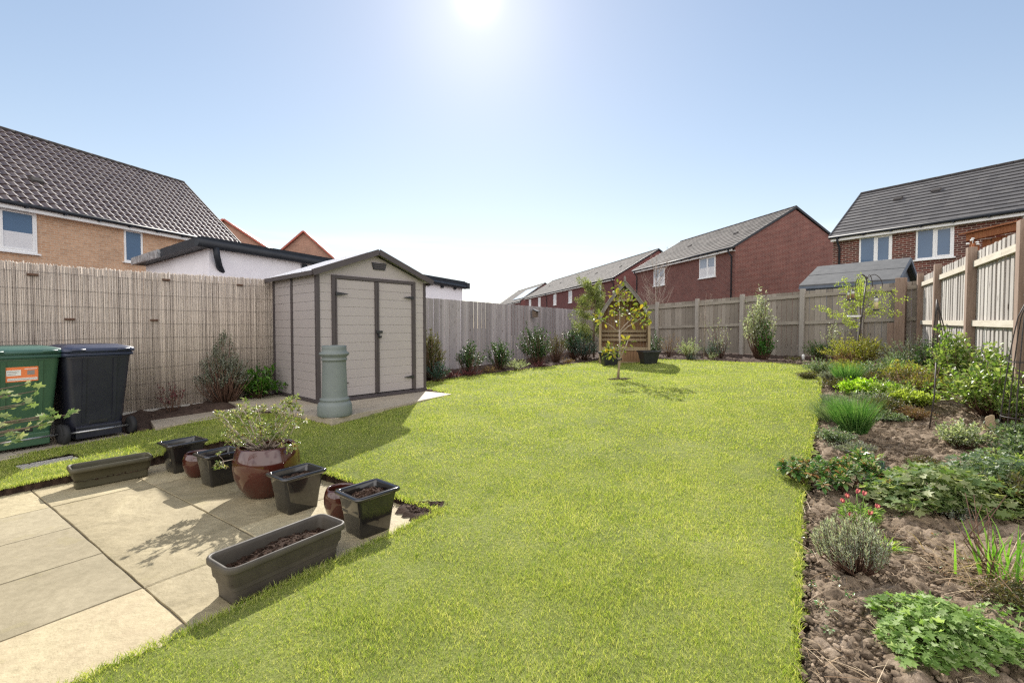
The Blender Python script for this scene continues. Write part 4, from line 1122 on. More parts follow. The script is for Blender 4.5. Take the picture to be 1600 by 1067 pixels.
# ------------------------------------------------------------------ storage shed
def storage_shed():
    C = (-2.75, 6.52); z0 = .224; W_, D_ = 1.86, 1.50; HE, HR = 1.86, 2.22
    root = empty('storage_shed', (C[0], C[1], z0), R(48), 'beige plastic storage shed with brown trim and double doors on paving', 'shed')
    # clad walls: shiplap rows with a real step
    def clad(p0, p1, z_a, ztop, rows, name, top=None):
        """wall between local points p0 and p1; outside is to the right of p0->p1"""
        a = Vector((*p0, 0)); b = Vector((*p1, 0)); d = (b - a).normalized(); n = Vector((d.y, -d.x, 0))
        Lw = (b - a).length; mb = MB(); h = (ztop - z_a) / rows
        for i in range(rows):
            z1 = z_a + i * h; z2 = z1 + h
            # low edge proud, groove at the top
            pr = [(.007, z1), (.005, z2 - .012), (.001, z2 - .004), (.001, z2)]
            V = [];
            for o, z in pr:
                for t in (0, Lw): V.append(tuple(a + d * t + n * o + Vector((0, 0, z))))
            F = [(2 * k, 2 * k + 1, 2 * k + 3, 2 * k + 2) for k in range(len(pr) - 1)]
            mb.add(V, F)
        V = [tuple(a + n * .0 + Vector((0, 0, z_a))), tuple(b + Vector((0, 0, z_a))), tuple(b + Vector((0, 0, ztop))), tuple(a + Vector((0, 0, ztop)))]
        V += [tuple(Vector(v) - n * .03) for v in V]
        mb.add(V, [(0, 3, 2, 1), (4, 5, 6, 7), (0, 1, 5, 4), (1, 2, 6, 5), (2, 3, 7, 6), (3, 0, 4, 7)])
        return mb
    rows = 14
    # front wall strips each side of the doors
    dw0, dw1, dz1 = .235, W_ - .225, 1.79
    w = clad((.0, 0), (dw0, 0), .05, HE - .02, rows, 'w'); w2 = clad((dw1, 0), (W_, 0), .05, HE - .02, rows, 'w')
    b = len(w.v); w.v += w2.v; w.f += [[i + b for i in f] for f in w2.f]; w.m += w2.m; w.sm += w2.sm
    w.prism([(0, HE - .02), (W_, HE - .02), (W_ / 2, HR - .03)], .0, .03)
    w.box(dw0, dw1, .006, .03, dz1, HE - .021)
    w.build('front_wall', M['shed'], root)
    for k, (a, bb) in enumerate((((0, D_), (0, 0)), ((W_, 0), (W_, D_)), ((W_, D_), (0, D_)))):
        clad(a, bb, .05, HE - .02, rows, 'w').build('side_wall', M['shed'], root)
    mb = MB(); mb.prism([(0, HE - .02), (W_, HE - .02), (W_ / 2, HR - .03)], D_ - .03, D_); mb.build('rear_gable', M['shed'], root)
    # trims
    for (x, y) in ((0, 0), (W_, 0), (W_, D_), (0, D_)):
        mb = MB(); mb.box(x - .025, x + .03 if x == 0 else x + .025, y - .02, y + .035, .0, HE - .03); mb.build('corner_trim', M['shedtrim'], root, bevel=.004)
    mb = MB(); mb.box(-.022, .01, D_ * .55 - .03, D_ * .55 + .03, .03, HE - .03); mb.build('side_trim', M['shedtrim'], root, bevel=.004)
    mb = MB(); mb.box(-.03, W_ + .03, -.03, D_ + .03, -.0, .045); mb.box(.20, W_ - .1, -.10, -.031, .0, .03); mb.build('base_frame', M['shedtrim'], root, bevel=.004)
    # door frame
    mb = MB()
    mb.box(dw0 - .03, dw0 + .02, -.03, .01, .05, dz1 + .05); mb.box(dw1 - .02, dw1 + .03, -.03, .01, .05, dz1 + .05); mb.box(dw0 + .0205, dw1 - .0205, -.029, .01, dz1, dz1 + .05)
    mb.build('door_frame', M['shedtrim'], root, bevel=.003)
    mid = (dw0 + dw1) / 2
    for s, (xa, xb) in enumerate(((dw0 + .022, mid - .004), (mid + .004, dw1 - .022))):
        dm = clad((xa, -.005), (xb, -.005), .06, dz1 - .005, rows - 1, 'd')
        do = dm.build('door', M['shed'], root)
        mb = MB()
        if s == 0: mb.box(xb - .03, xb + .003, -.035, -.006, .07, dz1 - .01); mb.box(xa, xa + .022, -.033, -.006, .07, dz1 - .01)
        else: mb.box(xa, xa + .03, -.036, -.006, .07, dz1 - .01); mb.box(xb - .022, xb, -.033, -.006, .07, dz1 - .01)
        mb.build('edge_trim', M['shedtrim'], do)
        for hz in (.26, dz1 - .22):
            mb = MB(); x = xa if s == 0 else xb; q_ = 1 if s == 0 else -1
            P = [(x - .0 * q_, hz - .025), (x + .05 * q_, hz - .022), (x + .19 * q_, hz - .002), (x + .19 * q_, hz + .005), (x + .05 * q_, hz + .022), (x, hz + .025)]
            if q_ < 0: P = P[::-1]
            mb.prism(P, -.048, -.037); mb.build('hinge', M['black'], do)
        if s == 1:
            mb = MB(); mb.box(xa - .03, xa + .075, -.062, -.037, .99, 1.03); mb.box(xa + .0, xa + .02, -.066, -.045, .93, .99); mb.box(xa + .022, xa + .052, -.07, -.045, .915, .95); mb.build('latch', M['black'], do, bevel=.003)
    # gable vent
    vt = MB(); xc = W_ / 2 + .06; zc = 2.03
    vt.prism([(xc - .13, zc + .055), (xc - .10, zc - .05), (xc + .10, zc - .05), (xc + .13, zc + .055)][::-1], -.02, .0)
    v = vt.build('vent', M['black'], root)
    for k in range(3):
        mb = MB(); z = zc - .03 + k * .028; mb.box(xc - .10, xc + .10, -.032, -.021, z, z + .012); mb.build('louvre', M['shedtrim'], v)
    # roof, two slopes with a folded edge, slight ribs
    ov = .11; fo = .10
    for s in (-1, 1):
        mb = MB(); c = W_ / 2
        sl = (HR - HE) / (W_ / 2)
        xe = c + s * (W_ / 2 + ov); ze = HE - ov * sl + .02; zr = HR + .02
        V = [(c, -fo, zr), (xe, -fo, ze), (xe, D_ + fo, ze), (c, D_ + fo, zr)]
        V += [(p[0], p[1], p[2] + .03) for p in V]
        F = [(0, 1, 2, 3), (7, 6, 5, 4), (0, 4, 5, 1), (1, 5, 6, 2), (2, 6, 7, 3), (3, 7, 4, 0)]
        mb.add(V, F)
        for k in range(1, 5):
            y = -fo + (D_ + 2 * fo) * k / 5
            mb.bar((c, y, zr + .031), (xe, y, ze + .031), .035, .012)
        rf = mb.build('roof', M['shedroof'], root)
        mb = MB(); mb.bar((c - .0 * s, -fo - .012, zr), (xe, -fo - .012, ze), .02, .085); mb.bar((xe, -fo, ze), (xe, D_ + fo, ze), .02, .06); mb.build('roof_edge', M['shedtrim'], rf)
storage_shed()

# ------------------------------------------------------------------ arbour
def arbour():
    root = empty('arbour_seat', (3.17, 13.0, .29), R(-12), 'gothic arched wooden arbour with slatted bench at the end of the lawn', 'arbour')
    W_, D_, HS, HA = 1.34, .62, 1.16, 2.28
    def arch(t, off=0.):      # t 0 eave .. 1 apex
        x = (W_ / 2 + .05 + off) * (1 - t ** 1.4); z = HS + (HA + off * 1.6 - HS) * t
        return x, z
    for sx in (-1, 1):
        for y in (0, D_):
            mb = MB(); mb.box(sx * W_ / 2 - .035, sx * W_ / 2 + .035, y - .035, y + .035, 0, HS + .12); mb.build('post', M['arb2'], root, bevel=.004)
        mb = MB()
        for k in range(7): mb.box(sx * W_ / 2 - .01, sx * W_ / 2 + .01, .04 + k * .078, .112 + k * .078, .04, HS + .05)
        mb.build('side_panel', M['arb'], root)
        # curved roof of boards
        mb = MB(); n = 12
        for i in range(n):
            a = arch(i / n, .03); b = arch((i + 1) / n, .03)
            mb.bar((sx * a[0], D_ / 2, a[1]), (sx * b[0], D_ / 2, b[1]), D_ + .26, .022, 0)
        mb.build('roof', M['arb_roof'], root)
        n = 16
        for y in (-.115, D_ + .115):
            mb = MB()
            P0 = [arch(i / n, .045) for i in range(n + 1)]; P1 = [arch(i / n, -.06) for i in range(n + 1)]
            for i in range(n):
                V = [(sx * p[0], yy, p[1]) for yy in (y, y + .022) for p in (P0[i], P0[i + 1], P1[i + 1], P1[i])]
                F = [(0, 1, 2, 3), (7, 6, 5, 4), (0, 4, 5, 1), (2, 6, 7, 3)]
                mb.add(V, F if sx < 0 else [f[::-1] for f in F])
            mb.build('bargeboard', M['arb_roof'], root)
    mb = MB(); k = 0; x = -W_ / 2 + .04
    while x < W_ / 2 - .05:
        xm = abs(x + .045); t = max(0, 1 - xm / (W_ / 2 + .05)) ** (1 / 1.75)
        lo = 0
        for _ in range(30):
            pass
        # solve arch height over xm
        a, b = 0., 1.
        for _ in range(24):
            m_ = (a + b) / 2
            if arch(m_)[0] > xm: a = m_
            else: b = m_
        z = arch(a)[1] - .04
        mb.box(x, x + .088, D_ - .02, D_, .05, min(z, 1.86)); x += .092
    mb.build('back_panel', M['arb'], root)
    mb = MB()
    for k in range(-4, 5):
        xm = abs(k * .045); a, b = 0., 1.
        for _ in range(24):
            m_ = (a + b) / 2
            if arch(m_)[0] > xm + .02: a = m_
            else: b = m_
        z = arch(a)[1] - .05
        if z > 1.88: mb.box(k * .045 - .006, k * .045 + .006, .04, .05, 1.80, z)
    for k in range(6):
        z = 1.82 + k * .05; wv = .21 - k * .028; mb.box(-wv, wv, .052, .06, z, z + .012)
    mb.build('lattice', M['arb2'], root)
    mb = MB(); mb.box(-.37, .37, 0.0, .05, 1.76, 1.80)
    mb.build('cross_rail', M['arb2'], root)
    for k in range(3):
        mb = MB(); z = .62 + k * .125; mb.box(-W_ / 2 + .04, W_ / 2 - .04, D_ - .11 + k * .01, D_ - .09 + k * .01, z, z + .075); mb.build('backrest_slat', M['arb2'], root)
    mb = MB()
    for k in range(5): mb.box(-W_ / 2 + .037, W_ / 2 - .037, -.03 + k * .10, .058 + k * .10, .43, .452)
    mb.build('seat', M['arb2'], root)
    mb = MB(); mb.box(-W_ / 2 + .037, W_ / 2 - .037, -.02, .0, .37, .428); mb.build('seat_rail', M['arb2'], root)
    mb = MB(); x = -W_ / 2 + .037
    while x < W_ / 2 - .05: mb.box(x, x + .085, .0, .018, .05, .368); x += .089
    mb.build('front_panel', M['arb'], root)
    mb = MB(); mb.box(-W_ / 2, W_ / 2, -.01, .02, .0, .048); mb.build('plinth', M['arb2'], root)
    mb = MB(); mb.lathe([(.001, .16), (.012, .14), (.03, .10), (.035, .06), (.02, .02), (.045, .0)], 12, (0, -.1, HA + .02)); mb.build('finial', M['arb_roof'], root)
arbour()

# ------------------------------------------------------------------ pots
def clods(name, pts, sizes, mat, parent=None, seed=0):
    r = np.random.default_rng(seed)
    t = (1 + 5 ** .5) / 2
    iv = unit(np.array([(-1, t, 0), (1, t, 0), (-1, -t, 0), (1, -t, 0), (0, -1, t), (0, 1, t), (0, -1, -t), (0, 1, -t), (t, 0, -1), (t, 0, 1), (-t, 0, -1), (-t, 0, 1)], float))
    it = np.array([(0, 11, 5), (0, 5, 1), (0, 1, 7), (0, 7, 10), (0, 10, 11), (1, 5, 9), (5, 11, 4), (11, 10, 2), (10, 7, 6), (7, 1, 8), (3, 9, 4), (3, 4, 2), (3, 2, 6), (3, 6, 8), (3, 8, 9), (4, 9, 5), (2, 4, 11), (6, 2, 10), (8, 6, 7), (9, 8, 1)])
    n = len(pts)
    S = r.uniform(.55, 1.25, (n, 1, 3)) * np.asarray(sizes)[:, None, None]
    V = iv[None] * S * r.uniform(.5, 1.4, (n, 12, 1))
    a = r.uniform(0, 6.28, n); c, s = np.cos(a), np.sin(a)
    V = np.stack([V[..., 0] * c[:, None] - V[..., 1] * s[:, None], V[..., 0] * s[:, None] + V[..., 1] * c[:, None], V[..., 2] * .75], -1) + np.asarray(pts)[:, None, :]
    T = (it[None] + (np.arange(n) * 12)[:, None, None]).reshape(-1, 3)
    return tri_mesh(name, V.reshape(-1, 3), T, mat, parent)

def compost(root, w, d, z, heap=.0, rnd=False, seed=0, n=350, cx=0.):
    r = np.random.default_rng(seed)
    mb = MB(); nx, ny = 16, 12
    def hz(x, y): return z + heap * math.exp(-((x - cx) ** 2 + y ** 2) / (2 * (w * .22) ** 2)) + .008 * math.sin(x * 90 + seed) * math.sin(y * 80)
    V = []; 
    for i in range(nx + 1):
        for j in range(ny + 1):
            x = -w / 2 + w * i / nx; y = -d / 2 + d * j / ny
            if rnd:
                u, v = x / (w / 2), y / (d / 2); x, y = x * math.sqrt(max(0, 1 - v * v / 2)), y * math.sqrt(max(0, 1 - u * u / 2))
            V.append((x, y, hz(x, y)))
    F = [(i * (ny + 1) + j, (i + 1) * (ny + 1) + j, (i + 1) * (ny + 1) + j + 1, i * (ny + 1) + j + 1) for i in range(nx) for j in range(ny)]
    mb.add(V, F, 0, True)
    o = mb.build('compost', M['compost'], root)
    x = r.uniform(-w / 2, w / 2, n) * .96; y = r.uniform(-d / 2, d / 2, n) * .96
    if rnd: k = (x / (w / 2)) ** 2 + (y / (d / 2)) ** 2 < .95; x, y = x[k], y[k]
    pts = np.array([(a, b, hz(a, b)) for a, b in zip(x, y)])
    c = clods('crumbs', pts, r.uniform(.003, .011, len(pts)), M['compost'], o, seed)
    c['kind'] = 'stuff'
def square_planter(label, x, y, rot, w=.31, d=.27, h=.27, group='black glazed square planters', heap=.0, cx=0.):
    root = empty('square_planter', (x, y, .002), R(rot), label, 'planter', group)
    bw, bd = w * .64, d * .66
    mb = MB(); tw, td = w * .86, d * .84
    rings = [rrect(bw, bd, .015, 0), rrect(bw + .004, bd + .004, .018, .01), rrect(bw + (tw - bw) * .5, bd + (td - bd) * .5, .02, h * .5), rrect(tw, td, .022, h - .03)]
    mb.loft(rings, 0, True, True, False)
    mb.build('body', M['gl_black'], root)
    mb = MB()
    rr_ = [rrect(tw, td, .022, h - .034), rrect(w - .02, d - .02, .03, h - .026), rrect(w - .004, d - .004, .03, h - .02), rrect(w, d, .03, h - .012), rrect(w - .006, d - .006, .03, h - .003), rrect(w - .02, d - .02, .028, h), rrect(w - .052, d - .052, .02, h - .001), rrect(w - .062, d - .062, .018, h - .01), rrect(w - .075, d - .075, .015, h - .13)]
    mb.loft(rr_, 0, True, False, False)
    mb.build('rim', M['gl_black'], root)
    compost(root, w - .072, d - .072, h - .055, heap, seed=int(abs(x * 100)), cx=cx)
    return root
def trough(label, x, y, rot, w, d, h, mat, heap, cx=0., lvl=.05, group='long plastic troughs'):
    root = empty('trough_planter', (x, y, .002), R(rot), label, 'planter', group)
    mb = MB(); bw, bd = w * .86, d * .66
    S = [rrect(bw, bd, .02, 0), rrect(bw, bd, .02, .012), rrect(bw + .008, bd + .008, .022, h * .35), rrect(bw + .018, bd + .016, .026, h * .42), rrect(w * .93, d * .84, .035, h * .52), rrect(w * .95, d * .88, .04, h * .8), rrect(w * .96, d * .90, .04, h - .035)]
    mb.loft(S, 0, True, True, False); mb.build('body', M[mat], root)
    mb = MB()
    rr_ = [rrect(w * .96, d * .90, .04, h - .038), rrect(w - .004, d - .004, .05, h - .034), rrect(w, d, .05, h - .028), rrect(w, d, .05, h - .008), rrect(w - .008, d - .008, .048, h - .001), rrect(w - .02, d - .02, .045, h), rrect(w - .036, d - .036, .03, h - .004), rrect(w - .044, d - .044, .03, h - .02), rrect(w - .07, d - .065, .03, h * .35)]
    mb.loft(rr_, 0, True, False, False); mb.build('rim', M[mat], root)
    compost(root, w - .058, d - .055, h - lvl, heap, seed=int(abs(x * 70)), n=700, cx=cx)
    return root
trough('long charcoal trough part filled with compost, nearest pot of all', -1.21, 2.385, 56, .64, .255, .20, 'trough', .045, cx=.05, lvl=.085)
trough('empty olive brown trough beside the drain grate on the patio edge', -3.40, 3.88, 50, .54, .235, .175, 'trough_g', .0, lvl=.11)
square_planter('black square planter beside the empty olive trough, farthest left', -3.02, 4.20, 57, .33, .27, .265)
square_planter('black square planter half hidden by the leafy red pot', -2.46, 3.84, 57, .31, .265, .265)
square_planter('black square planter just right of the big red glazed pot', -1.55, 3.29, 54, .335, .27, .272)
square_planter('black square planter with heaped compost at the right patio corner', -.925, 2.925, 50, .325, .285, .272, heap=.045, cx=.02)

def round_pot(name, label, x, y, prof, group, soil_r, soil_z, seed):
    root = empty(name, (x, y, .002), 0, label, 'pot', group)
    mb = MB(); mb.lathe(prof, 48); mb.build('body', M['gl_red'], root)
    compost(root, soil_r * 2, soil_r * 2, soil_z, .01, True, seed)
    return root
bigp = [(.135, 0), (.150, .004), (.158, .02), (.20, .08), (.232, .16), (.240, .23), (.236, .29), (.222, .34), (.212, .365), (.208, .375), (.204, .381), (.197, .384), (.189, .381), (.184, .372), (.186, .35), (.19, .30)]
round_pot('glazed_pot', 'large round dark red glazed pot holding a leafy shrub', -1.93, 3.60, bigp, 'dark red glazed pots', .190, .345, 1)
smp = [(.062, 0), (.070, .003), (.078, .012), (.100, .05), (.113, .10), (.114, .15), (.106, .185), (.099, .200), (.095, .206), (.089, .207), (.084, .203), (.083, .19), (.088, .15)]
round_pot('glazed_pot', 'small round dark red pot between the two rear black planters', -2.76, 4.02, smp, 'dark red glazed pots', .088, .165, 2)
round_pot('glazed_pot', 'small round dark red pot tucked behind the corner black planter', -1.17, 3.13, smp, 'dark red glazed pots', .088, .165, 3)
for lx, ly, lb in ((2.63, 12.45, 'black flared pot on the lawn left of the arbour'), (3.68, 12.4, 'black flared pot on the lawn right of the arbour')):
    root = empty('square_tub', (lx, ly, g1(lx, ly) + .0), R(6), lb, 'pot', 'black pots flanking the arbour')
    mb = MB(); w = .50; 
    mb.loft([rrect(.34, .34, .03, 0), rrect(.345, .345, .03, .02), rrect(w - .05, w - .05, .03, .30), rrect(w - .045, w - .045, .03, .305), rrect(w, w, .03, .312), rrect(w, w, .03, .355), rrect(w - .06, w - .06, .02, .357), rrect(w - .08, w - .08, .02, .26)], 0, False, True, False)
    mb.build('body', M['black'], root); compost(root, w - .08, w - .08, .33, .01, seed=9)

# shrub growing in the big pot: bare leaning branches with whorls of leaves at their ends
def pot_shrub():
    r = np.random.default_rng(5)
    root = empty('potted_shrub', (-1.93, 3.60, .36), 0, 'straggly green shrub with whorled leaves growing in the big red pot', 'shrub')
    root.scale = (.92, .92, .84)
    ends = [(-.34, -.06, .32), (-.30, .0, .22), (-.27, .08, .38), (-.20, -.1, .36), (-.26, -.12, .14), (-.36, .1, .14), (-.12, -.08, .30), (-.16, .06, .26), (-.08, .1, .20), (-.20, .0, .10), (-.10, -.12, .15), (-.02, -.06, .24),
            (.03, .12, .33), (.07, .05, .24), (.14, .10, .42), (.20, .12, .40), (.17, .02, .28), (.23, .06, .22), (.12, -.06, .16), (.20, -.02, .12), (.27, -.1, .05), (.02, -.12, .12), (-.30, -.2, -.08), (.0, .0, .16), (-.38, -.02, .26), (-.05, .02, .12), (.10, .0, .10), (-.15, -.14, .06),
            (-.24, .12, .30), (-.14, .12, .36), (.24, .1, .33), (.10, .16, .30), (-.28, .05, .05)]
    mb = MB(); P = []; D = []
    for k, e in enumerate(ends):
        e = np.array(e); b = np.array([e[0] * .12, e[1] * .12, -.02]); m = b * .5 + e * .5 + r.normal(0, .02, 3); m[2] -= .02
        mb.tube([b, m, e], [.006, .004, .0025], 5)
        dr = e - m; dr /= np.linalg.norm(dr)
        subs = [e] + [e + r.normal(0, .045, 3) for _ in range(4)]
        for s in subs:
            if s is not e: mb.tube([m * .35 + e * .65, s], [.002, .0012], 4)
            n = 15
            for q_ in range(n):
                u = r.normal(0, 1, 3); u /= np.linalg.norm(u)
                d_ = u * .95 + dr * .35 + np.array([0, 0, .25]); P.append(s - dr * r.uniform(0, .03)); D.append(d_)
    mb.build('stem', M['bark_p'], root)
    P = np.array(P); D = np.array(D); n = len(P)
    leaves('foliage', P, D, rdir(n, r) * .5 + np.array([0, 0, 1.]), r.uniform(.022, .045, n), r.uniform(.009, .015, n), 'lance', L['shrubby'], root)
pot_shrub()
shrub('potted_plant', 'small pale weedy plant in the black pot left of the arbour', 2.63, 12.45, .28, .34, L['yel'], (.05, .02), 16, 8, z=g1(2.63, 12.45) + .33, cat='plant')

# ------------------------------------------------------------------ chimney pot
root = empty('chimney_pot', (-2.19, 5.67, .222), 0, 'tall sage green chimney pot standing by the shed doors', 'chimney pot')
mb = MB(); k = .80
mb.lathe([(r_ * k, z * .985) for r_, z in [(.245, 0), (.252, .01), (.255, .05), (.25, .13), (.235, .165), (.212, .172), (.212, .19), (.222, .20), (.214, .215), (.190, .225), (.188, .24), (.180, .45), (.172, .66), (.172, .685), (.188, .69), (.190, .705), (.178, .715), (.178, .73), (.210, .755), (.222, .77), (.214, .782), (.182, .80), (.178, .83), (.182, .865), (.172, .872), (.155, .868), (.15, .80), (.15, .5)]], 56)
mb.build('body', M['clay'], root)

# ------------------------------------------------------------------ wheelie bins
def bin_(label, x, y, bm, lm, rot, mirror=False):
    root = empty('wheelie_bin', (x, y, .092), rot, label, 'bin', 'wheelie bins on the path')
    H = .98; wb, wt_, db, dt = .44, .56, .48, .66
    def ring(t, z, rr_=.05, dx=0.):
        w = wb + (wt_ - wb) * t; d = db + (dt - db) * t
        return rrect(w, d, rr_, z, 0, .30 + (d - dt) * -.05)
    mb = MB(); mb.loft([ring(0, .045, .04), ring(.0, .10), ring(.5, .5), ring(.97, H - .09), ring(1., H - .06, .05)], 0, True, True, True)
    # raised ribs down the back face
    for xx, w in ((-.13, .014), (.13, .014)):
        pf = lambda t: .30 + ((db + (dt - db) * t) - dt) * -.05 - (db + (dt - db) * t) / 2
        mb.add([(xx - w, pf(.12) - .012, .2), (xx + w, pf(.12) - .012, .2), (xx + w, pf(.12) + .02, .2), (xx - w, pf(.12) + .02, .2), (xx - w * 1.2, pf(.95) - .012, H - .1), (xx + w * 1.2, pf(.95) - .012, H - .1), (xx + w * 1.2, pf(.95) + .02, H - .1), (xx - w * 1.2, pf(.95) + .02, H - .1)],
               [(0, 3, 2, 1), (4, 5, 6, 7), (0, 1, 5, 4), (1, 2, 6, 5), (2, 3, 7, 6), (3, 0, 4, 7)])
    body = mb.build('body', M[bm], root)
    mb = MB(); mb.loft([rrect(wt_ + .01, dt + .01, .05, H - .075, 0, .30), rrect(wt_ + .045, dt + .04, .05, H - .07, 0, .30), rrect(wt_ + .045, dt + .04, .05, H - .035, 0, .30), rrect(wt_, dt, .05, H - .03, 0, .30)], 0, True)
    mb.build('collar', M[lm], body)
    mb = MB()
    mb.loft([rrect(wt_ + .05, dt + .06, .05, H - .028, 0, .29), rrect(wt_ + .06, dt + .07, .055, H - .015, 0, .29), rrect(wt_ + .05, dt + .05, .06, H + .012, 0, .29), rrect(wt_ - .06, dt - .08, .08, H + .035, 0, .31), rrect(wt_ - .14, dt - .2, .08, H + .048, 0, .31)], 0, True)
    ld = mb.build('lid', M[lm], root)
    mb = MB()
    for xx in (-.19, .19): mb.tube([(xx - .05, -.035, H - .02), (xx - .05, -.075, H - .005), (xx + .05, -.075, H - .005), (xx + .05, -.035, H - .02)], .013, 6)
    mb.tube([(-.25, -.05, H - .03), (.25, -.05, H - .03)], .011, 6)
    mb.build('handle', M[lm], ld)
    mb = MB(); mb.box(-wb / 2 + .02, wb / 2 - .02, .03, .28, .03, .16); mb.build('axle_housing', M[bm], root, bevel=.01)
    mb = MB(); mb.box(-.085, .085, .055, .075, .17, .27); mb.build('foot_recess', M['black'], body, bevel=.01)
    mb = MB(); mb.tube([(-.29, .035, .105), (.29, .035, .105)], .011, 8); mb.build('axle', M['steel'], root)
    for s in (-1, 1):
        mb = MB(); prof = [(.02, -.027), (.07, -.027), (.093, -.022), (.1, -.008), (.1, .008), (.093, .022), (.07, .027), (.02, .027)]
        V = []; F = []; n = 24
        for r_, z in prof:
            for k in range(n):
                a = 2 * math.pi * k / n; V.append((s * .285 + z, .035 + r_ * math.cos(a), .105 + r_ * math.sin(a)))
        for i in range(len(prof) - 1):
            for k in range(n): F.append((i * n + k, i * n + (k + 1) % n, (i + 1) * n + (k + 1) % n, (i + 1) * n + k))
        F += [tuple(range(n)), tuple(range((len(prof) - 1) * n, len(prof) * n))[::-1]]
        mb.add(V, F, 0, True); mb.build('wheel', M['rubber'], root)
    return root, body
rotb = math.atan2(.874, .485)
g_, gb = bin_('green wheelie bin with an orange and white sticker', -4.79, 4.49, 'bin_g', 'bin_gl', rotb)
n_, nb_ = bin_('dark navy wheelie bin without any sticker', -4.46, 4.97, 'bin_n', 'bin_nl', rotb)
# sticker on the green bin, lying on its near face, tilted like the face
tl = Matrix.Translation((.0, -.010, .755)) @ Matrix.Scale(.80, 4) @ Matrix.Rotation(R(6.5), 4, 'X')
def stk(x0, x1, z0, z1, o, m, nm, par):
    mb = MB(); mb.box(x0, x1, -o - .0012, -o, z0, z1, 0, tl); return mb.build(nm, M[m], par)
st = stk(-.145, .145, -.09, .09, .001, 'orange', 'sticker', g_)
stk(-.135, -.01, -.015, .055, .0028, 'white', 'white_box', st); stk(-.125, .135, -.075, -.045, .0028, 'white', 'white_strip', st)
for i in range(3): stk(-.125, -.03 - i * .012, .035 - i * .018, .040 - i * .018, .0046, 'ink', 'print', st)
stk(-.118, .125, -.062, -.057, .0046, 'ink', 'print', st)
stk(.045, .11, -.01, .045, .0028, 'ink', 'emblem', st); stk(.02, .13, .06, .068, .0028, 'white', 'print', st)

# ------------------------------------------------------------------ drain grate
root = empty('drain_grate', (-4.15, 4.13, .052), math.atan2(.75, .42), 'flat grey slotted drain grate set in the grass beside the olive trough', 'drain grate')
root.scale = (.70, .84, 1)
mb = MB(); mb.box(-.26, .26, -.012, .0, -.02, .022); mb.box(-.26, .26, .22, .232, -.02, .022); mb.box(-.272, -.261, -.012, .232, -.02, .022); mb.box(.261, .272, -.012, .232, -.02, .022); mb.build('frame', M['concrete'], root)
mb = MB(); x = -.25
while x < .25: mb.box(x, x + .014, .001, .219, .004, .019); x += .026
mb.build('grille', M['concrete'], root)
mb = MB(); mb.box(-.255, .255, .0015, .2185, -.018, -.004); mb.build('pit', M['black'], root)

# ------------------------------------------------------------------ bird feeding station
def feeder():
    x0, y0 = 7.45, 9.98; zb = g1(x0, y0)
    root = empty('bird_feeding_station', (x0, y0, zb), 0, 'dark iron bird feeder pole with four curled hooks in the right border', 'bird feeder')
    top = Vector((.20, .0, 1.86))
    mb = MB(); mb.tube([(0, 0, -.1), top * .5, top], [.018, .016, .014], 8); mb.build('pole', M['iron'], root)
    mb = MB(); mb.lathe([(.001, .09), (.015, .075), (.02, .06), (.012, .04), (.012, 0)], 10, tuple(top)); mb.build('finial', M['iron'], root)
    for k, a in enumerate((200, 160, 20, -20)):
        mb = MB(); P = []
        w = (.27, .20, .20, .29)[k]
        for i in range(13):
            t = i / 12; ang_ = math.pi * t
            rr_ = w * (1 - math.cos(ang_)) / 2; z = .15 * math.sin(ang_) - (.0 if t < .5 else .10 * (t - .5) * 2)
            P.append((top.x + rr_ * math.cos(R(a)), top.y + rr_ * math.sin(R(a)), top.z + z - .03))
        mb.tube(P, .008, 6); h = mb.build('hook', M['iron'], root)
    return root, zb
fr_, zb_ = feeder()
def tube_feeder(label, x, y, z, r_, h, m, roof=True):
    root = empty('bird_feeder', (x, y, z), 0, label, 'bird feeder', 'seed feeders hanging from the iron pole')
    mb = MB(); mb.lathe([(r_, .03), (r_, h * .62)], 16, smooth=True); mb.build('seed_column', M[m], root)
    mb = MB(); mb.lathe([(r_ * .96, h * .63), (r_ * .96, h * .93)], 16); mb.build('tube', M['clear'], root)
    mb = MB(); mb.lathe([(.001, 0), (r_ * 1.6, .0), (r_ * 1.7, .02), (r_, .029)], 16); mb.lathe([(r_ * 1.1, h * .93), (r_ * 1.05, h), (.001, h + .02)], 16)
    mb.build('cap', M['black'], root)
    mb = MB(); mb.tube([(0, 0, h), (0, 0, h + .16)], .003, 4); mb.build('hanger', M['wire'], root)
Yf = 9.98
tube_feeder('clear tube bird feeder with pale seed hanging right of the iron pole', 7.87, Yf, 1.67, .040, .29, 'seed')
tube_feeder('taller twin tube feeder with dark peanuts hanging left of the iron pole', 7.36, Yf, 1.90, .032, .20, 'seed_d')
tube_feeder('shorter slim feeder beside the twin tube left of the iron pole', 7.28, Yf + .02, 1.88, .022, .19, 'seed_d')
root = empty('seed_dish', (7.40, Yf, 1.53), 0, 'flat white dish clamped low on the bird feeder pole', 'dish')
mb = MB(); mb.lathe([(.001, 0), (.10, 0), (.125, .035), (.13, .035), (.105, -.006)], 24); mb.build('bowl', M['white'], root)
mb = MB(); mb.tube([(.09, 0, .01), (.19, 0, .01)], .006, 6); mb.build('clamp', M['iron'], root)

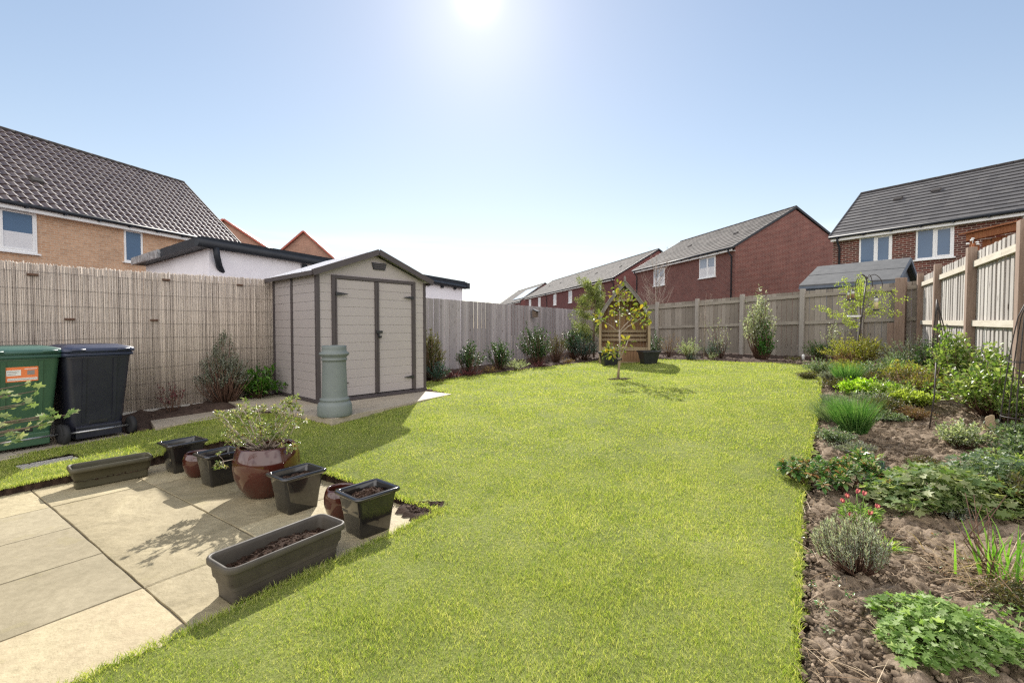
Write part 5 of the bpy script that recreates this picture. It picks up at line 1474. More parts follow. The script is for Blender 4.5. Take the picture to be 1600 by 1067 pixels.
# ------------------------------------------------------------------ obelisks, stakes, tags
def obelisk(name, label, x, y, z, h, w, n, lean=(0, 0), rings=(), r_=.006, curve=.0, finial=True, rot=0.):
    root = empty(name, (x, y, z), rot, label, 'plant support')
    top = Vector((lean[0], lean[1], h))
    for k in range(n):
        a = 2 * math.pi * k / n + .4; b = Vector((math.cos(a) * w / 2, math.sin(a) * w / 2, -.05))
        P = []
        for i in range(9):
            t = i / 8; sp = (1 - t) ** (1 - curve * .55)
            P.append(tuple(Vector((b.x * sp + top.x * t, b.y * sp + top.y * t, b.z + (h - b.z) * t))))
        mb = MB(); mb.tube(P, r_, 6); mb.build('leg', M['iron'], root)
    for f in rings:
        sp = (1 - f) ** (1 - curve * .55); rr_ = w / 2 * sp
        mb = MB(); P = [(top.x * f + rr_ * math.cos(a), top.y * f + rr_ * math.sin(a), h * f) for a in np.linspace(0, 2 * math.pi, 21)]
        mb.tube(P, r_ * .8, 5, cap=False); mb.build('ring', M['iron'], root)
    if finial:
        mb = MB(); mb.lathe([(.001, .07), (.012, .06), (.03, .035), (.03, .02), (.012, .0), (.02, -.02)], 12, tuple(top)); mb.build('finial', M['iron'], root)
    return root
z1 = g1(6.0, 6.25) - .0
obelisk('wire_obelisk', 'domed dark wire obelisk with rings at the far right of the border', 5.05, 4.52, g1(5.05, 4.52), 1.43, .36, 6, rings=(.18, .56), curve=.9, r_=.0055)
obelisk('cane_wigwam', 'leaning bundle of dark canes tied at the top against the right fence', 6.92, 7.35, g1(6.92, 7.35) - .1, 1.42, .40, 8, lean=(-.14, .02), finial=False, r_=.008)
root = empty('plant_stake', (4.58, 5.0, g1(4.58, 5.0)), 0, 'thin rusty stake standing alone in the bare soil', 'stake')
mb = MB(); mb.tube([(-.03, 0, -.05), (.02, 0, .35), (.05, .02, .72)], .007, 6); mb.build('rod', M['iron'], root)
mb = MB(); mb.tube([(.03, 0, .50), (.09, .02, .66)], .003, 5); mb.build('tie', M['twig'], root)
def tagp(name, label, x, y, w, h, m, rz, tilt):
    root = empty(name, (x, y, g1(x, y)), rz, label, 'plant label')
    mb = MB(); Rm = Matrix.Rotation(tilt, 4, 'Y')
    mb.prism([(-w / 2, 0), (0, -.04), (w / 2, 0), (w / 2, h), (w * .3, h + .012), (-w * .3, h + .012), (-w / 2, h)], -.0015, .0015)
    for i in range(len(mb.v)): mb.v[i] = tuple(Rm @ Vector(mb.v[i]))
    mb.build('tag', M[m], root)
tagp('plant_label', 'bleached orange and cream plant tag in the bare soil', 4.42, 4.62, .05, .10, 'pinktag', .5, .25)
tagp('plant_label', 'large cream plant tag under the shrubs at the right edge', 5.15, 4.92, .13, .15, 'cream', .2, -.2)
tagp('plant_label', 'small red plant tag near the mounded plant at the right', 2.86, 3.32, .006, .05, 'orange', .2, .05)
root = empty('garden_light', (7.55, 11.92, g1(7.55, 11.92)), 0, 'tiny white garden light in the soil before the back fence', 'light')
mb = MB(); mb.lathe([(.02, 0), (.03, .02), (.035, .10), (.03, .13), (.001, .15)], 12); mb.build('shade', M['white'], root)

# ------------------------------------------------------------------ trees
def limb_tree(name, label, x, y, z, limbs, lm, leaf, clusters, per, shape, barkm='bark', cat='tree', spread=.09, seed=0, group=None, droop=0., wid=.5):
    """limbs: list of (points, r0, r1); clusters: leaf centres"""
    r = np.random.default_rng(seed)
    root = empty(name, (x, y, z), 0, label, cat, group)
    mb = MB()
    for P, r0, r1 in limbs:
        n = len(P); mb.tube(P, [r0 + (r1 - r0) * i / (n - 1) for i in range(n)], 7)
    mb.build('trunk', M[barkm], root)
    P = []; D = []
    for c in clusters:
        c = np.array(c[:3]); 
        for _ in range(per):
            u = r.normal(0, 1, 3); u /= np.linalg.norm(u)
            P.append(c + u * spread * r.random() ** .6); D.append(u + np.array([0, 0, .2 - droop]))
    P = np.array(P); D = np.array(D); n = len(P)
    s = r.uniform(.6, 1.15, n)
    leaves('crown', P, D, rdir(n, r) * .7 + np.array([0, -.3, .8]), leaf * s, leaf * wid * s, shape, lm, root)
    return root
# young tree on the lawn with crossing stake; metres from its foot: x right, z up
zt = g1(2.12, 9.21)
k = 9.21 / 720
def tp(px, py, dy=0.): return ((px - 965) * k, dy, (592 - py) * k)
limbs = [([tp(966, 592), tp(967, 565), tp(968, 540), tp(967, 515)], .022, .017),
         ([tp(967, 515), tp(968, 495, .02), tp(967, 470, .03), tp(966, 452, .05)], .013, .006),
         ([tp(967, 522), tp(980, 510, -.02), tp(992, 503, -.03), tp(1003, 494, -.04)], .012, .005),
         ([tp(967, 518), tp(976, 508, .03), tp(987, 498, .06), tp(992, 488, .1)], .010, .005),
         ([tp(967, 520), tp(955, 510, -.03), tp(945, 504, -.04), tp(936, 498, -.05)], .009, .004),
         ([tp(968, 560), tp(974, 548, -.02), tp(977, 540, -.03), tp(980, 532, -.03)], .014, .008),
         ([tp(966, 562), tp(958, 555, -.03), tp(950, 548, -.06)], .009, .005)]
cl = [tp(*p) for p in ((966, 447, .05), (972, 455, .0), (960, 460, .08), (967, 468, .02), (974, 478, -.05), (962, 482, .05), (985, 475, .08), (968, 492, .04), (997, 486, -.04), (1004, 492, -.05), (990, 496, .0), (1008, 484, .0),
                       (983, 488, .1), (1000, 505, -.08), (987, 502, .1), (934, 495, -.05), (942, 500, .0), (929, 500, .04), (948, 545, -.08), (955, 540, -.05), (944, 552, -.1), (958, 552, .0), (966, 548, .05), (971, 543, -.1), (978, 535, -.04), (961, 500, .05), (952, 553, -.12), (976, 465, .1), (1010, 497, -.03))]
limb_tree('young_tree', 'young staked tree with bronze yellow leaves standing in the lawn', 2.12, 9.21, zt, limbs, L['magn'], .115, cl, 10, 'oval', 'bark_p', seed=3, spread=.09, droop=.15)
root = empty('tree_stake', (2.12 - .03, 9.21, zt), 0, 'short timber stake leaning across the young lawn tree', 'stake')
mb = MB(); mb.tube([(-.01, -.05, -.1), (.10, .0, .52)], [.02, .018], 8); mb.build('rod', M['arb2'], root)
mb = MB(); mb.tube([(.02, -.05, .38), (.09, -.06, .40), (.10, .02, .42), (.03, .04, .40), (.02, -.05, .38)], .012, 6); mb.build('tie', M['rubber'], root)

# airy tree behind the feeder with level sprays
def spray_tree():
    x, y = 7.9, 10.45; z = g1(x, y); r = np.random.default_rng(12); k = 10.4 / 720
    def q_(px, py, dy=0.): return ((px - 1346) * k, dy, (566 - py) * k)
    limbs = [([q_(1346, 566), q_(1347, 520), q_(1345, 480), q_(1343, 440)], .02, .008)]
    cl = []
    for a, b in (((1346, 500), (1278, 482)), ((1346, 495), (1290, 476)), ((1345, 508), (1305, 497)), ((1346, 480), (1318, 448)), ((1345, 470), (1308, 432)), ((1345, 460), (1330, 430)), ((1345, 470), (1372, 440)), ((1346, 480), (1392, 452)), ((1346, 490), (1397, 462)),
                 ((1346, 470), (1360, 436)), ((1346, 490), (1380, 470)), ((1345, 485), (1398, 486)), ((1345, 460), (1345, 425)), ((1345, 478), (1332, 462)), ((1345, 476), (1362, 462)), ((1345, 465), (1376, 450)), ((1345, 492), (1315, 470)), ((1346, 470), (1306, 440))):
        dy = r.uniform(-.4, .4); m = ((a[0] + b[0]) / 2, (a[1] + b[1]) / 2 + 3)
        limbs.append(([q_(*a), q_(*m, dy * .5), q_(*b, dy)], .006, .002))
        n = 24
        for i in range(n):
            t = .2 + .8 * i / n; px = a[0] + (b[0] - a[0]) * t; py = a[1] + (b[1] - a[1]) * t + 6 * t * (1 - t)
            cl.append(q_(px + r.uniform(-3, 3), py + r.uniform(-4, 4), dy * t + r.uniform(-.06, .06)))
    limb_tree('spray_tree', 'airy young tree with level yellow green sprays beside the bird feeder', x, y, z, limbs, L['yel'], .048, cl, 7, 'lance', 'bark', seed=2, spread=.045, wid=.45)
spray_tree()
# bare saplings
def bare(label, x, y, z, h, w, n, seed, mat='bark_p', name='bare_tree', r0=.012, cat='tree'):
    r = random.Random(seed); root = empty(name, (x, y, z), 0, label, cat)
    mb = MB(); mb.tube([(0, 0, -.1), (r.uniform(-.03, .03), 0, h * .5), (r.uniform(-.06, .06), 0, h * .92)], [r0, r0 * .7, r0 * .25], 6)
    mb.build('trunk', M[mat], root)
    mb = MB()
    for i in range(n):
        a = r.uniform(0, 6.28); t = r.uniform(.3, .95); s = w / 2 * r.uniform(.4, 1.) * (1.15 - t * .6)
        b = Vector((0, 0, h * t * .9)); e = b + Vector((math.cos(a) * s, math.sin(a) * s, h * r.uniform(.10, .32)))
        m = (b + e) / 2 + Vector((math.cos(a) * s * .15, math.sin(a) * s * .15, -.02))
        mb.tube([b, m, e], [r0 * .35, r0 * .25, r0 * .1], 4)
        for j in range(4):
            t2 = r.uniform(.3, .95); p = b.lerp(e, t2); e2 = p + Vector((r.uniform(-1, 1), r.uniform(-1, 1), r.uniform(.3, 1.3))) * s * .3
            mb.tube([p, e2], [r0 * .16, r0 * .07], 3)
    mb.build('crown', M[mat], root)
    return root
bare('tall bare birch like tree rising behind the back fence beside the arbour', 5.75, 18.4, .2, 3.9, 2.3, 60, 4, r0=.02)
bare('slender bare sapling tied to a stake before the back fence', 5.35, 12.85, g1(5.3, 12.8), 1.85, .7, 14, 6, r0=.011)

def feathery():
    x, y = 2.75, 15.6; z = .25; r = np.random.default_rng(8); k = 15.6 / 720
    def q_(px, py, dy=0.): return ((px - 934) * k, dy, (558 - py) * k)
    limbs = [([q_(935, 558), q_(935, 510), q_(937, 470), q_(938, 440)], .035, .01)]; cl = []
    for i in range(46):
        t = r.uniform(.0, 1); py0 = 535 - 85 * t; s = -1 if r.random() < .68 else 1
        ln = (34 if t < .75 else 22) * r.uniform(.5, 1) * (1 if s < 0 else .6); dy = r.uniform(-.55, .55)
        a = (935, py0); b = (935 + s * ln, py0 - r.uniform(4, 22))
        limbs.append(([q_(*a), q_((a[0] + b[0]) / 2, (a[1] + b[1]) / 2 - 2, dy * .5), q_(*b, dy)], .008, .002))
        for j in range(26):
            tt = r.uniform(.25, 1.05); cl.append(q_(a[0] + (b[0] - a[0]) * tt + r.normal(0, 1.8), a[1] + (b[1] - a[1]) * tt + r.normal(0, 2.5), dy * tt + r.normal(0, .05)))
    limb_tree('feathery_tree', 'feathery pale green tree behind the left side of the arbour', x, y, z, limbs, L['conifer'], .055, cl, 15, 'lance', 'bark', seed=4, spread=.06, wid=.35)
feathery()

# ------------------------------------------------------------------ planting
S = shrub
# left bed (in the fence's shade)
S('laurel_shrub', 'bright green laurel at the corner of the storage shed', -3.92, 7.08, .56, .84, L['laurel'], (.085, .034), 60, 11, 'oval', seed=1, z=.2)
S('grey_shrub', 'loose grey green shrub against the reed screen', -4.20, 6.72, 1.02, .95, L['grey'], (.026, .012), 260, 28, 'lance', seed=2, z=.17, sparse=.3, topw=.35, lump=.5)
S('small_red_shrub', 'small sparse maroon plant next to the navy bin', -4.50, 6.08, .48, .48, L['red'], (.035, .014), 26, 8, 'lance', seed=3, z=.17, sparse=1., stems=16)
GL = 'shrubs along the left fence'
S('evergreen_shrub', 'tall olive green shrub touching the right side of the storage shed', -1.72, 9.65, 1.21, 0.81, L['olive'], (.05, .017), 192, 16, 'lance', seed=4, topw=.7, group=GL)
S('evergreen_shrub', 'low blue green bush at the foot of the shed wall', -1.52, 9.35, 0.49, 0.61, L['blue'], (.04, .016), 96, 14, 'lance', seed=5, group=GL)
S('evergreen_shrub', 'dark sprawling bush with one arching branch near the shed', -1.02, 10.75, 0.95, 0.92, L['dark'], (.055, .022), 112, 14, 'oval', seed=6, topw=.6, lump=.7, group=GL)
S('evergreen_shrub', 'compact dark rounded bush just under the bird box', -.30, 11.75, 0.86, 0.76, L['dark'], (.055, .024), 120, 15, 'oval', seed=7, group=GL)
S('low_shrub', 'low pale edged hebe cushion before the left bed', .12, 11.75, 0.37, 0.76, L['vari'], (.028, .012), 112, 14, 'lance', seed=8, group=GL)
S('evergreen_shrub', 'upright dark green holly with open leafy top', .72, 13.2, 1.21, 1.04, L['dark'], (.06, .026), 192, 16, 'oval', seed=9, lump=.6, topw=.7, group=GL)
S('evergreen_shrub', 'olive brown twiggy bush between two dark evergreens', 1.32, 13.9, 1.03, 0.85, L['olive'], (.035, .014), 160, 16, 'lance', seed=10, group=GL)
S('evergreen_shrub', 'tall loose dark evergreen left of the feathery tree', 1.98, 14.9, 1.32, 0.92, L['dark'], (.06, .026), 160, 14, 'oval', seed=11, lump=.7, topw=.8, group=GL)
S('evergreen_shrub', 'broad blue green bush next to the left arbour pot', 2.25, 14.5, 0.81, 1.10, L['blue'], (.05, .02), 176, 14, 'lance', seed=12, group=GL)
for i, (x, y, lb) in enumerate(((-.95, 10.45, 'maroon ground cover beneath the arching dark bush'), (-.55, 11.1, 'maroon ground cover by the low hebe cushion'), (.72, 12.45, 'maroon heather patch under the upright holly'), (1.6, 13.3, 'dull maroon tuft at the lawn edge near the arbour'), (-1.35, 10.0, 'dull maroon tuft nearest the storage shed'))):
    S('ground_cover', lb, x, y, .22, .62, (L['red'], L['brown'])[i % 2], (.03, .012), 60, 12, 'lance', seed=20 + i, cat='ground cover', group='low maroon plants of the left bed')
# back bed
GB = 'shrubs before the back fence'
S('back_shrub', 'dark green bush right of the arbour pot', 4.55, 14.6, .80, .6, L['dark'], (.05, .022), 70, 14, 'oval', seed=30, group=GB)
S('back_shrub', 'brown twiggy shrub right of the arbour', 4.92, 14.5, .85, .9, L['brown'], (.035, .012), 70, 9, 'lance', seed=31, sparse=1, group=GB)
S('variegated_shrub', 'round cream and green variegated bush before the back fence', 5.15, 13.4, .72, .78, L['vari'], (.045, .018), 120, 14, 'lance', seed=32, group=GB)
S('back_shrub', 'blue green spiky low shrub beside the bare sapling', 5.75, 13.2, .70, .85, L['blue'], (.05, .012), 90, 14, 'lance', seed=33, group=GB)
S('back_shrub', 'thin shrub with scattered silver leaves before the back fence', 6.05, 13.35, 1.35, .75, L['silver'], (.05, .02), 46, 6, 'lance', seed=34, sparse=1, stems=18, group=GB)
S('silver_shrub', 'tall silvery leaved shrub standing against the back fence', 6.75, 12.6, 2.0, .98, L['silver'], (.085, .028), 190, 14, 'lance', seed=35, topw=.8, lump=.5, group=GB, splay=.1)
S('back_shrub', 'mid green ivy like bush at the foot of the silver shrub', 6.78, 12.35, .98, .62, L['ivy'], (.06, .035), 80, 12, 'oval', seed=36, group=GB)
S('dwarf_conifer', 'dark spiky dwarf conifer at the right end of the back bed', 7.65, 11.45, .64, .80, L['dark'], (.05, .008), 150, 20, 'lance', seed=37, group=GB, low=.0)
S('back_shrub', 'grey sparse shrub with pinkish cream tips behind the conifer', 8.15, 11.6, 1.15, .72, L['silver'], (.045, .018), 70, 12, 'lance', seed=38, sparse=.8, group=GB)
S('back_shrub', 'small grey green cushion at the edge of the back bed', 5.1, 13.0, .22, .5, L['blue'], (.03, .012), 40, 12, 'lance', seed=39, group=GB)
S('back_shrub', 'tiny white flecked plant near the bare sapling', 5.6, 12.9, .28, .4, L['vari'], (.03, .012), 30, 10, 'lance', seed=40, group=GB)
S('back_shrub', 'low dark green creeper at the right of the back bed', 7.2, 11.75, .16, .5, L['olive'], (.03, .014), 40, 10, 'oval', seed=41, group=GB)
# right border, far to near
GR = 'shrubs of the right border'
S('golden_shrub', 'rounded golden green shrub at the foot of the bird feeder', 7.35, 9.75, 0.76, 1.26, L['gold'], (.042, .018), 323, 16, 'oval', seed=50, group=GR)
S('grey_green_shrub', 'wide grey green shrub left of the cane wigwam', 7.75, 8.9, 0.69, 1.26, L['grey'], (.034, .016), 285, 18, 'oval', seed=51, group=GR)
S('border_shrub', 'dark green leafy climber at the foot of the cane wigwam', 7.30, 7.95, 0.76, 0.72, L['dark'], (.04, .022), 171, 14, 'oval', seed=52, group=GR)
S('border_shrub', 'upright yellow green shrub below the second square post', 6.28, 6.55, 0.97, 0.74, L['rose'], (.055, .034), 171, 12, 'oval', seed=53, group=GR, topw=.7)
S('border_shrub', 'large fresh green currant like shrub round the wire obelisk', 5.62, 5.35, 0.76, 1.38, L['rose'], (.058, .038), 285, 12, 'oval', seed=54, group=GR)
S('border_shrub', 'fresh green shrub at the far right edge behind the obelisk', 6.35, 5.9, 0.89, 0.96, L['rose'], (.055, .036), 152, 12, 'oval', seed=55, group=GR)
S('brown_twig_shrub', 'brown twiggy half bare shrub behind the lone stake', 5.55, 6.4, 0.58, 0.96, L['brown'], (.026, .010), 114, 6, 'lance', seed=56, sparse=1, stems=30, group=GR)
GC = 'low cushions of the right border'
low = [(6.5, 8.9, .30, .8, 'gold', .03, 'olive gold cushion behind the farther grass clump'), (7.0, 8.2, .28, .7, 'geran', .045, 'bright leafy cushion before the grey green shrub'), (5.8, 7.5, .26, .8, 'olive', .03, 'olive carpet behind the lime mound'), (5.55, 6.7, .24, .9, 'olive', .032, 'olive carpet right of the lime mound'),
       (6.25, 7.35, .34, .8, 'gold', .04, 'loose yellowish plant left of the twiggy shrub'), (4.75, 6.05, .18, .75, 'grey', .026, 'grey green mat between lime mound and bare soil'), (5.15, 5.95, .22, .6, 'yel', .06, 'low plant with broad yellow leaves beside the bare soil'), (4.35, 5.55, .14, .6, 'olive', .025, 'thin olive mat at the edge of the bare soil'),
       (4.25, 6.1, .16, .5, 'grey', .024, 'faded grey mat behind the larger grass clump'), (5.0, 7.05, .2, .7, 'olive', .028, 'olive mat behind the lime mound by the lawn')]
low += [(3.25, 4.30, .14, .40, 'grey', .022, 'grey green fringe between the lawn and the bare soil'), (4.15, 5.72, .18, .42, 'ggrn', .026, 'grey leafy tuft at the lawn edge before the lime mound'), (5.45, 7.85, .22, .45, 'grey', .026, 'grey leafy tuft hugging the lawn edge near the smaller grass clump'),
        (6.0, 8.95, .30, .6, 'ggrn', .032, 'mid green cushion at the far lawn edge'), (4.65, 5.72, .20, .62, 'olive', .034, 'olive leafy cushion at the top of the bare soil'), (5.15, 6.25, .26, .75, 'rose', .045, 'fresh green leafy plant before the twiggy brown shrub'), (6.35, 7.9, .34, .85, 'ggrn', .04, 'grey green mass in the middle of the border'),
        (6.0, 6.95, .30, .7, 'olive', .032, 'olive bush at the foot of the twiggy brown shrub'), (5.05, 4.45, .28, .62, 'ggrn', .045, 'pale grey green bush under the wire obelisk'), (4.62, 4.12, .24, .6, 'ggrn', .04, 'pale grey green bush at the right edge in front of the obelisk'), (4.1, 3.75, .20, .6, 'rose', .042, 'leafy green plant beyond the large mounded plant'),
        (6.95, 9.6, .4, .6, 'brown', .03, 'reddish brown plant left of the golden shrub'), (6.7, 7.2, .38, .7, 'rose', .05, 'leafy green bush against the second fence bay'), (5.35, 8.3, .16, .45, 'olive', .024, 'low olive mat at the lawn edge beyond the small grass clump'), (3.55, 3.95, .10, .4, 'olive', .02, 'mossy olive mat in the bare soil'),
        (4.35, 4.45, .30, .55, 'vari', .034, 'cream flecked bushy plant in front of the cream plant tag'), (5.45, 4.95, .55, .6, 'rose', .045, 'upright leafy shrub against the near bay of the right fence'), (3.45, 3.05, .30, .5, 'olive', .034, 'olive leafy bush at the right edge behind the sword leaves'), (4.7, 5.35, .16, .5, 'brown', .022, 'brown wiry mat among the bare soil'),
        (2.95, 3.05, .10, .34, 'grey', .018, 'grey green mat at the foot of the large mounded plant'), (5.75, 6.3, .42, .6, 'gold', .034, 'yellow green bush behind the lone stake'), (7.1, 8.5, .5, .7, 'ggrn', .036, 'grey green leafy shrub beside the cane wigwam'), (6.0, 8.2, .26, .6, 'gold', .03, 'gold tinted mat in the middle of the border'), (4.35, 5.3, .12, .45, 'ggrn', .022, 'grey seedling mat on the bare soil'),
        (2.35, 2.05, .08, .3, 'olive', .018, 'olive low weed before the dry stalks'), (3.28, 4.62, .16, .36, 'ggrn', .022, 'grey green leafy tuft in front of the larger grass clump')]
for i, (x, y, h, w, m, lf, lb) in enumerate(low):
    S('cushion_plant', lb, x, y, h, w, L[m], (lf, lf * .45), 200, 14, 'oval' if i % 2 else 'lance', seed=60 + i, cat='plant', group=GC)
S('lime_mound', 'vivid lime green mounded plant behind the larger grass clump', 4.95, 6.55, 0.26, 0.67, L['lime'], (.06, .03), 171, 12, 'oval', seed=71, cat='plant')
tuft('grass_clump', 'larger arching green grass clump on the lawn edge', 3.70, 4.95, .38, .50, L['gblade'], 1300, .0055, .35, .36, group='grass clumps on the lawn edge', foot=.22, lean=(-.1, 0))
tuft('grass_clump', 'smaller green grass clump farther up the lawn edge', 5.40, 7.4, .36, .42, L['gblade'], 800, .007, .35, .36, group='grass clumps on the lawn edge', foot=.22, lean=(-.05, 0))
tuft('grass_clump', 'faded grey grass skirt beside the larger green clump', 3.78, 5.35, .30, .42, L['ggrn'], 600, .005, .5, .5, group='grass clumps on the lawn edge', foot=.35, lean=(-.2, -.1))
# fleshy rosettes spilling on the grass
def rosettes():
    r = np.random.default_rng(21); root = plant_root('fleshy_plant', 'sprawling fleshy leaved plant with orange old leaves spilling onto the lawn', 'plant', 2.58, 3.60)
    P = []; D = []; Ln = []; mb = MB()
    for i in range(64):
        a = r.uniform(0, 6.28); q_ = math.sqrt(r.random()); cx_, cy_ = math.cos(a) * q_ * .44, math.sin(a) * q_ * .32; h = .05 + .13 * (1 - q_ * .5) * r.uniform(.6, 1.2)
        mb.tube([(cx_ * .7, cy_ * .7, -.02), (cx_ * .95, cy_ * .95, h * .6), (cx_, cy_, h)], [.006, .005, .004], 5)
        for k in range(30):
            t = k / 30; b = k * 2.4; el = 1.35 - 1.9 * t
            d_ = np.array([math.cos(b) * math.cos(el), math.sin(b) * math.cos(el), math.sin(el)])
            P.append((cx_, cy_, h + .02 - .05 * t)); D.append(d_); Ln.append(.034 + .04 * t)
    n = len(P); Ln = np.array(Ln) * r.uniform(.8, 1.15, n)
    leaves('foliage', np.array(P), np.array(D), rdir(n, r) * .3 + np.array([0, 0, 1.]), Ln, Ln * .42, 'oval', L['sedum'], root)
    mb.build('stem', M['twig'], root)
rosettes()
S('border_plant', 'blue green trailing plant right of the fleshy rosettes', 2.95, 3.62, .15, .42, L['blue'], (.05, .016), 50, 12, 'lance', seed=81, cat='plant')
S('border_plant', 'low mossy brown green mat behind the crimson flowers', 2.78, 3.35, .12, .5, L['olive'], (.022, .010), 90, 16, 'oval', seed=82, cat='plant')
S('border_plant', 'short pale leaved plant right of the rosettes', 3.05, 3.95, .22, .34, L['sedum'], (.055, .022), 24, 12, 'oval', seed=83, cat='plant')
# pasque flower
def pasque():
    x, y = 2.24, 2.93; root = plant_root('pasque_flower', 'crimson bell flowers over ferny leaves at the border edge', 'flower', x, y); r = np.random.default_rng(4)
    n = 420; a = r.uniform(0, 6.28, n); q_ = np.sqrt(r.random(n)) * .10
    P = np.stack([np.cos(a) * q_, np.sin(a) * q_, r.uniform(.02, .11, n)], 1); D = np.stack([np.cos(a), np.sin(a), r.uniform(0, 1.2, n)], 1) + r.normal(0, .3, (n, 3))
    leaves('foliage', P, D, rdir(n, r) * .6 + np.array([0, 0, 1.]), r.uniform(.025, .05, n), r.uniform(.005, .009, n), 'lance', L['geran'], root)
    for i, (fx, fy, fz, tx) in enumerate(((-.04, .05, .15, -.9), (.035, .08, .17, .8), (-.09, .02, .13, -1.1), (.085, -.03, .11, .1), (-.10, -.06, .07, -.6), (.0, -.08, .09, .3), (.05, .04, .17, .5))):
        mb = MB(); mb.tube([(fx * .3, fy * .3, 0), (fx * .8, fy * .8, fz * .7), (fx, fy, fz)], .0025, 5); st_ = mb.build('stalk', L['geran'], root)
        ax = unit(np.array([[tx, -.2, 1.]]))[0]; m = 7; P = np.repeat(np.array([[fx, fy, fz]]), m, 0); b = np.arange(m) * 2 * math.pi / m
        D = np.stack([np.cos(b) * .42, np.sin(b) * .42, np.ones(m)], 1) + np.array([tx * .6, 0, 0]); N = np.stack([np.cos(b), np.sin(b), -b * 0 - .3], 1)
        leaves('petals', P, D, N, .038, .014, 'oval', L['petal'], st_)
pasque()
# lavender
def lavender():
    x, y = 1.77, 2.36; root = plant_root('lavender_bush', 'silvery grey lavender bush on the lawn edge', 'lavender', x, y); r = np.random.default_rng(14)
    mb = MB(); P = []; D = []
    for i in range(120):
        a = r.uniform(0, 6.28); q_ = math.sqrt(r.random()); e = np.array([math.cos(a) * q_ * .18 - .01, math.sin(a) * q_ * .15, .10 + .19 * (1 - q_ * q_ * .6) * r.uniform(.5, 1.15)])
        b = np.array([e[0] * .25 + .02, e[1] * .25, -.01]); m = b * .5 + e * .5 + np.array([e[0] * .2, e[1] * .2, -.02])
        mb.tube([b, m, e], [.0035, .0022, .0012], 4)
        for k in range(34):
            t = r.uniform(.45, 1.0); p = (m + (e - m) * (t - .45) / .55) if t > .45 else m
            u = r.normal(0, 1, 3); u /= np.linalg.norm(u); dd = (e - m) / np.linalg.norm(e - m)
            P.append(p); D.append(u * .6 + dd)
    P = np.array(P); D = np.array(D); n = len(P)
    leaves('foliage', P, D, rdir(n, r), r.uniform(.015, .035, n), .0028, 'lance', L['lav'], root)
    mb.build('stem', M['twig'], root)
lavender()
tuft('small_tuft', 'small yellow green tuft behind the lavender bush', 2.16, 2.62, .075, .16, L['lime'], 90, .007, .9, cat='plant', foot=.3)
# lobed mounds
def mound(label, x, y, h, w, d, lm, n, ls, seed, name='geranium_mound'):
    r = np.random.default_rng(seed); root = plant_root(name, label, 'plant', x, y)
    a = r.uniform(0, 6.28, n); q_ = np.sqrt(r.random(n)); lay = r.random(n)
    z = h * (1 - q_ ** 2.2 * .72) * (1 - lay * .55) + .015
    lum = 1 + .25 * np.sin(a * 3 + seed) + .12 * np.sin(a * 7)
    P = np.stack([np.cos(a) * q_ * w / 2 * lum, np.sin(a) * q_ * d / 2 * lum, z], 1)
    tilt = r.uniform(-.5, .7, n)
    D = np.stack([np.cos(a + r.normal(0, .8, n)), np.sin(a + r.normal(0, .8, n)), -.1 + tilt * .5], 1)
    N = np.stack([np.cos(a) * q_ * .5, np.sin(a) * q_ * .5, np.ones(n)], 1) + r.normal(0, .42, (n, 3))
    s = ls * r.uniform(.55, 1.15, n)
    leaves('foliage', P, D, N, s, s * .95, 'palm', lm, root)
    mb = MB()
    for i in range(0, n, 4): mb.tube([(P[i][0] * .25, P[i][1] * .25, 0), (P[i][0] * .75, P[i][1] * .75, P[i][2] * .6), tuple(P[i] + D[i] * s[i] * .3)], .0016, 4)
    mb.build('stem', L['geran'], root)
mound('bright lobed leaf geranium mound in the bottom right corner', 1.72, 1.80, .15, .50, .40, L['geran'], 1500, .033, 3)
mound('large pale mounded plant with broad lobed leaves in the right border', 3.02, 3.22,   .27, .88, .68, L['geran2'], 1150, .062, 4)
mound('grey green leafy mound at the right edge above the dry stalks', 3.62, 3.42, .33, .64, .62, L['ggrn'], 850, .045, 5)
mound('tiny lobed seedling patch beside the dry stalks', 2.16, 1.95, .05, .2, .2, L['geran'], 60, .03, 6)
# sword leaves and dry stalks
def iris():
    x, y = 2.42, 2.28; r = np.random.default_rng(6); root = plant_root('iris_clump', 'green sword leaves among dry brown stalks at the right edge', 'plant', x, y)
    n = 26; P = np.stack([r.normal(0, .06, n) + .02, r.normal(0, .05, n), np.zeros(n)], 1); D = np.stack([r.normal(0, .16, n), r.normal(0, .15, n), np.ones(n)], 1)
    blades('leaf_blades', P, D, r.uniform(.2, .36, n), np.full(n, .014), r.uniform(0, .5, n), L['iris'], root, 4)
    n = 130; P = np.stack([r.normal(0, .10, n), r.normal(0, .10, n), np.zeros(n)], 1); D = np.stack([r.normal(-.35, .6, n), r.normal(0, .45, n), r.uniform(.25, 1, n)], 1)
    blades('dry_stalks', P, D, r.uniform(.12, .42, n), np.full(n, .005), r.uniform(0, 1.1, n), M['straw'], root, 4)
    mb = MB()
    for i in range(9):
        a = r.uniform(-.6, .1); mb.tube([(r.uniform(-.05, .08), r.uniform(-.05, .05), 0), (a * .2, r.uniform(-.1, .1), .16), (a * .4 + .02, r.uniform(-.12, .12), r.uniform(.28, .46))], [.0035, .003, .0015], 5)
    mb.build('stem', M['twig'], root)
iris()
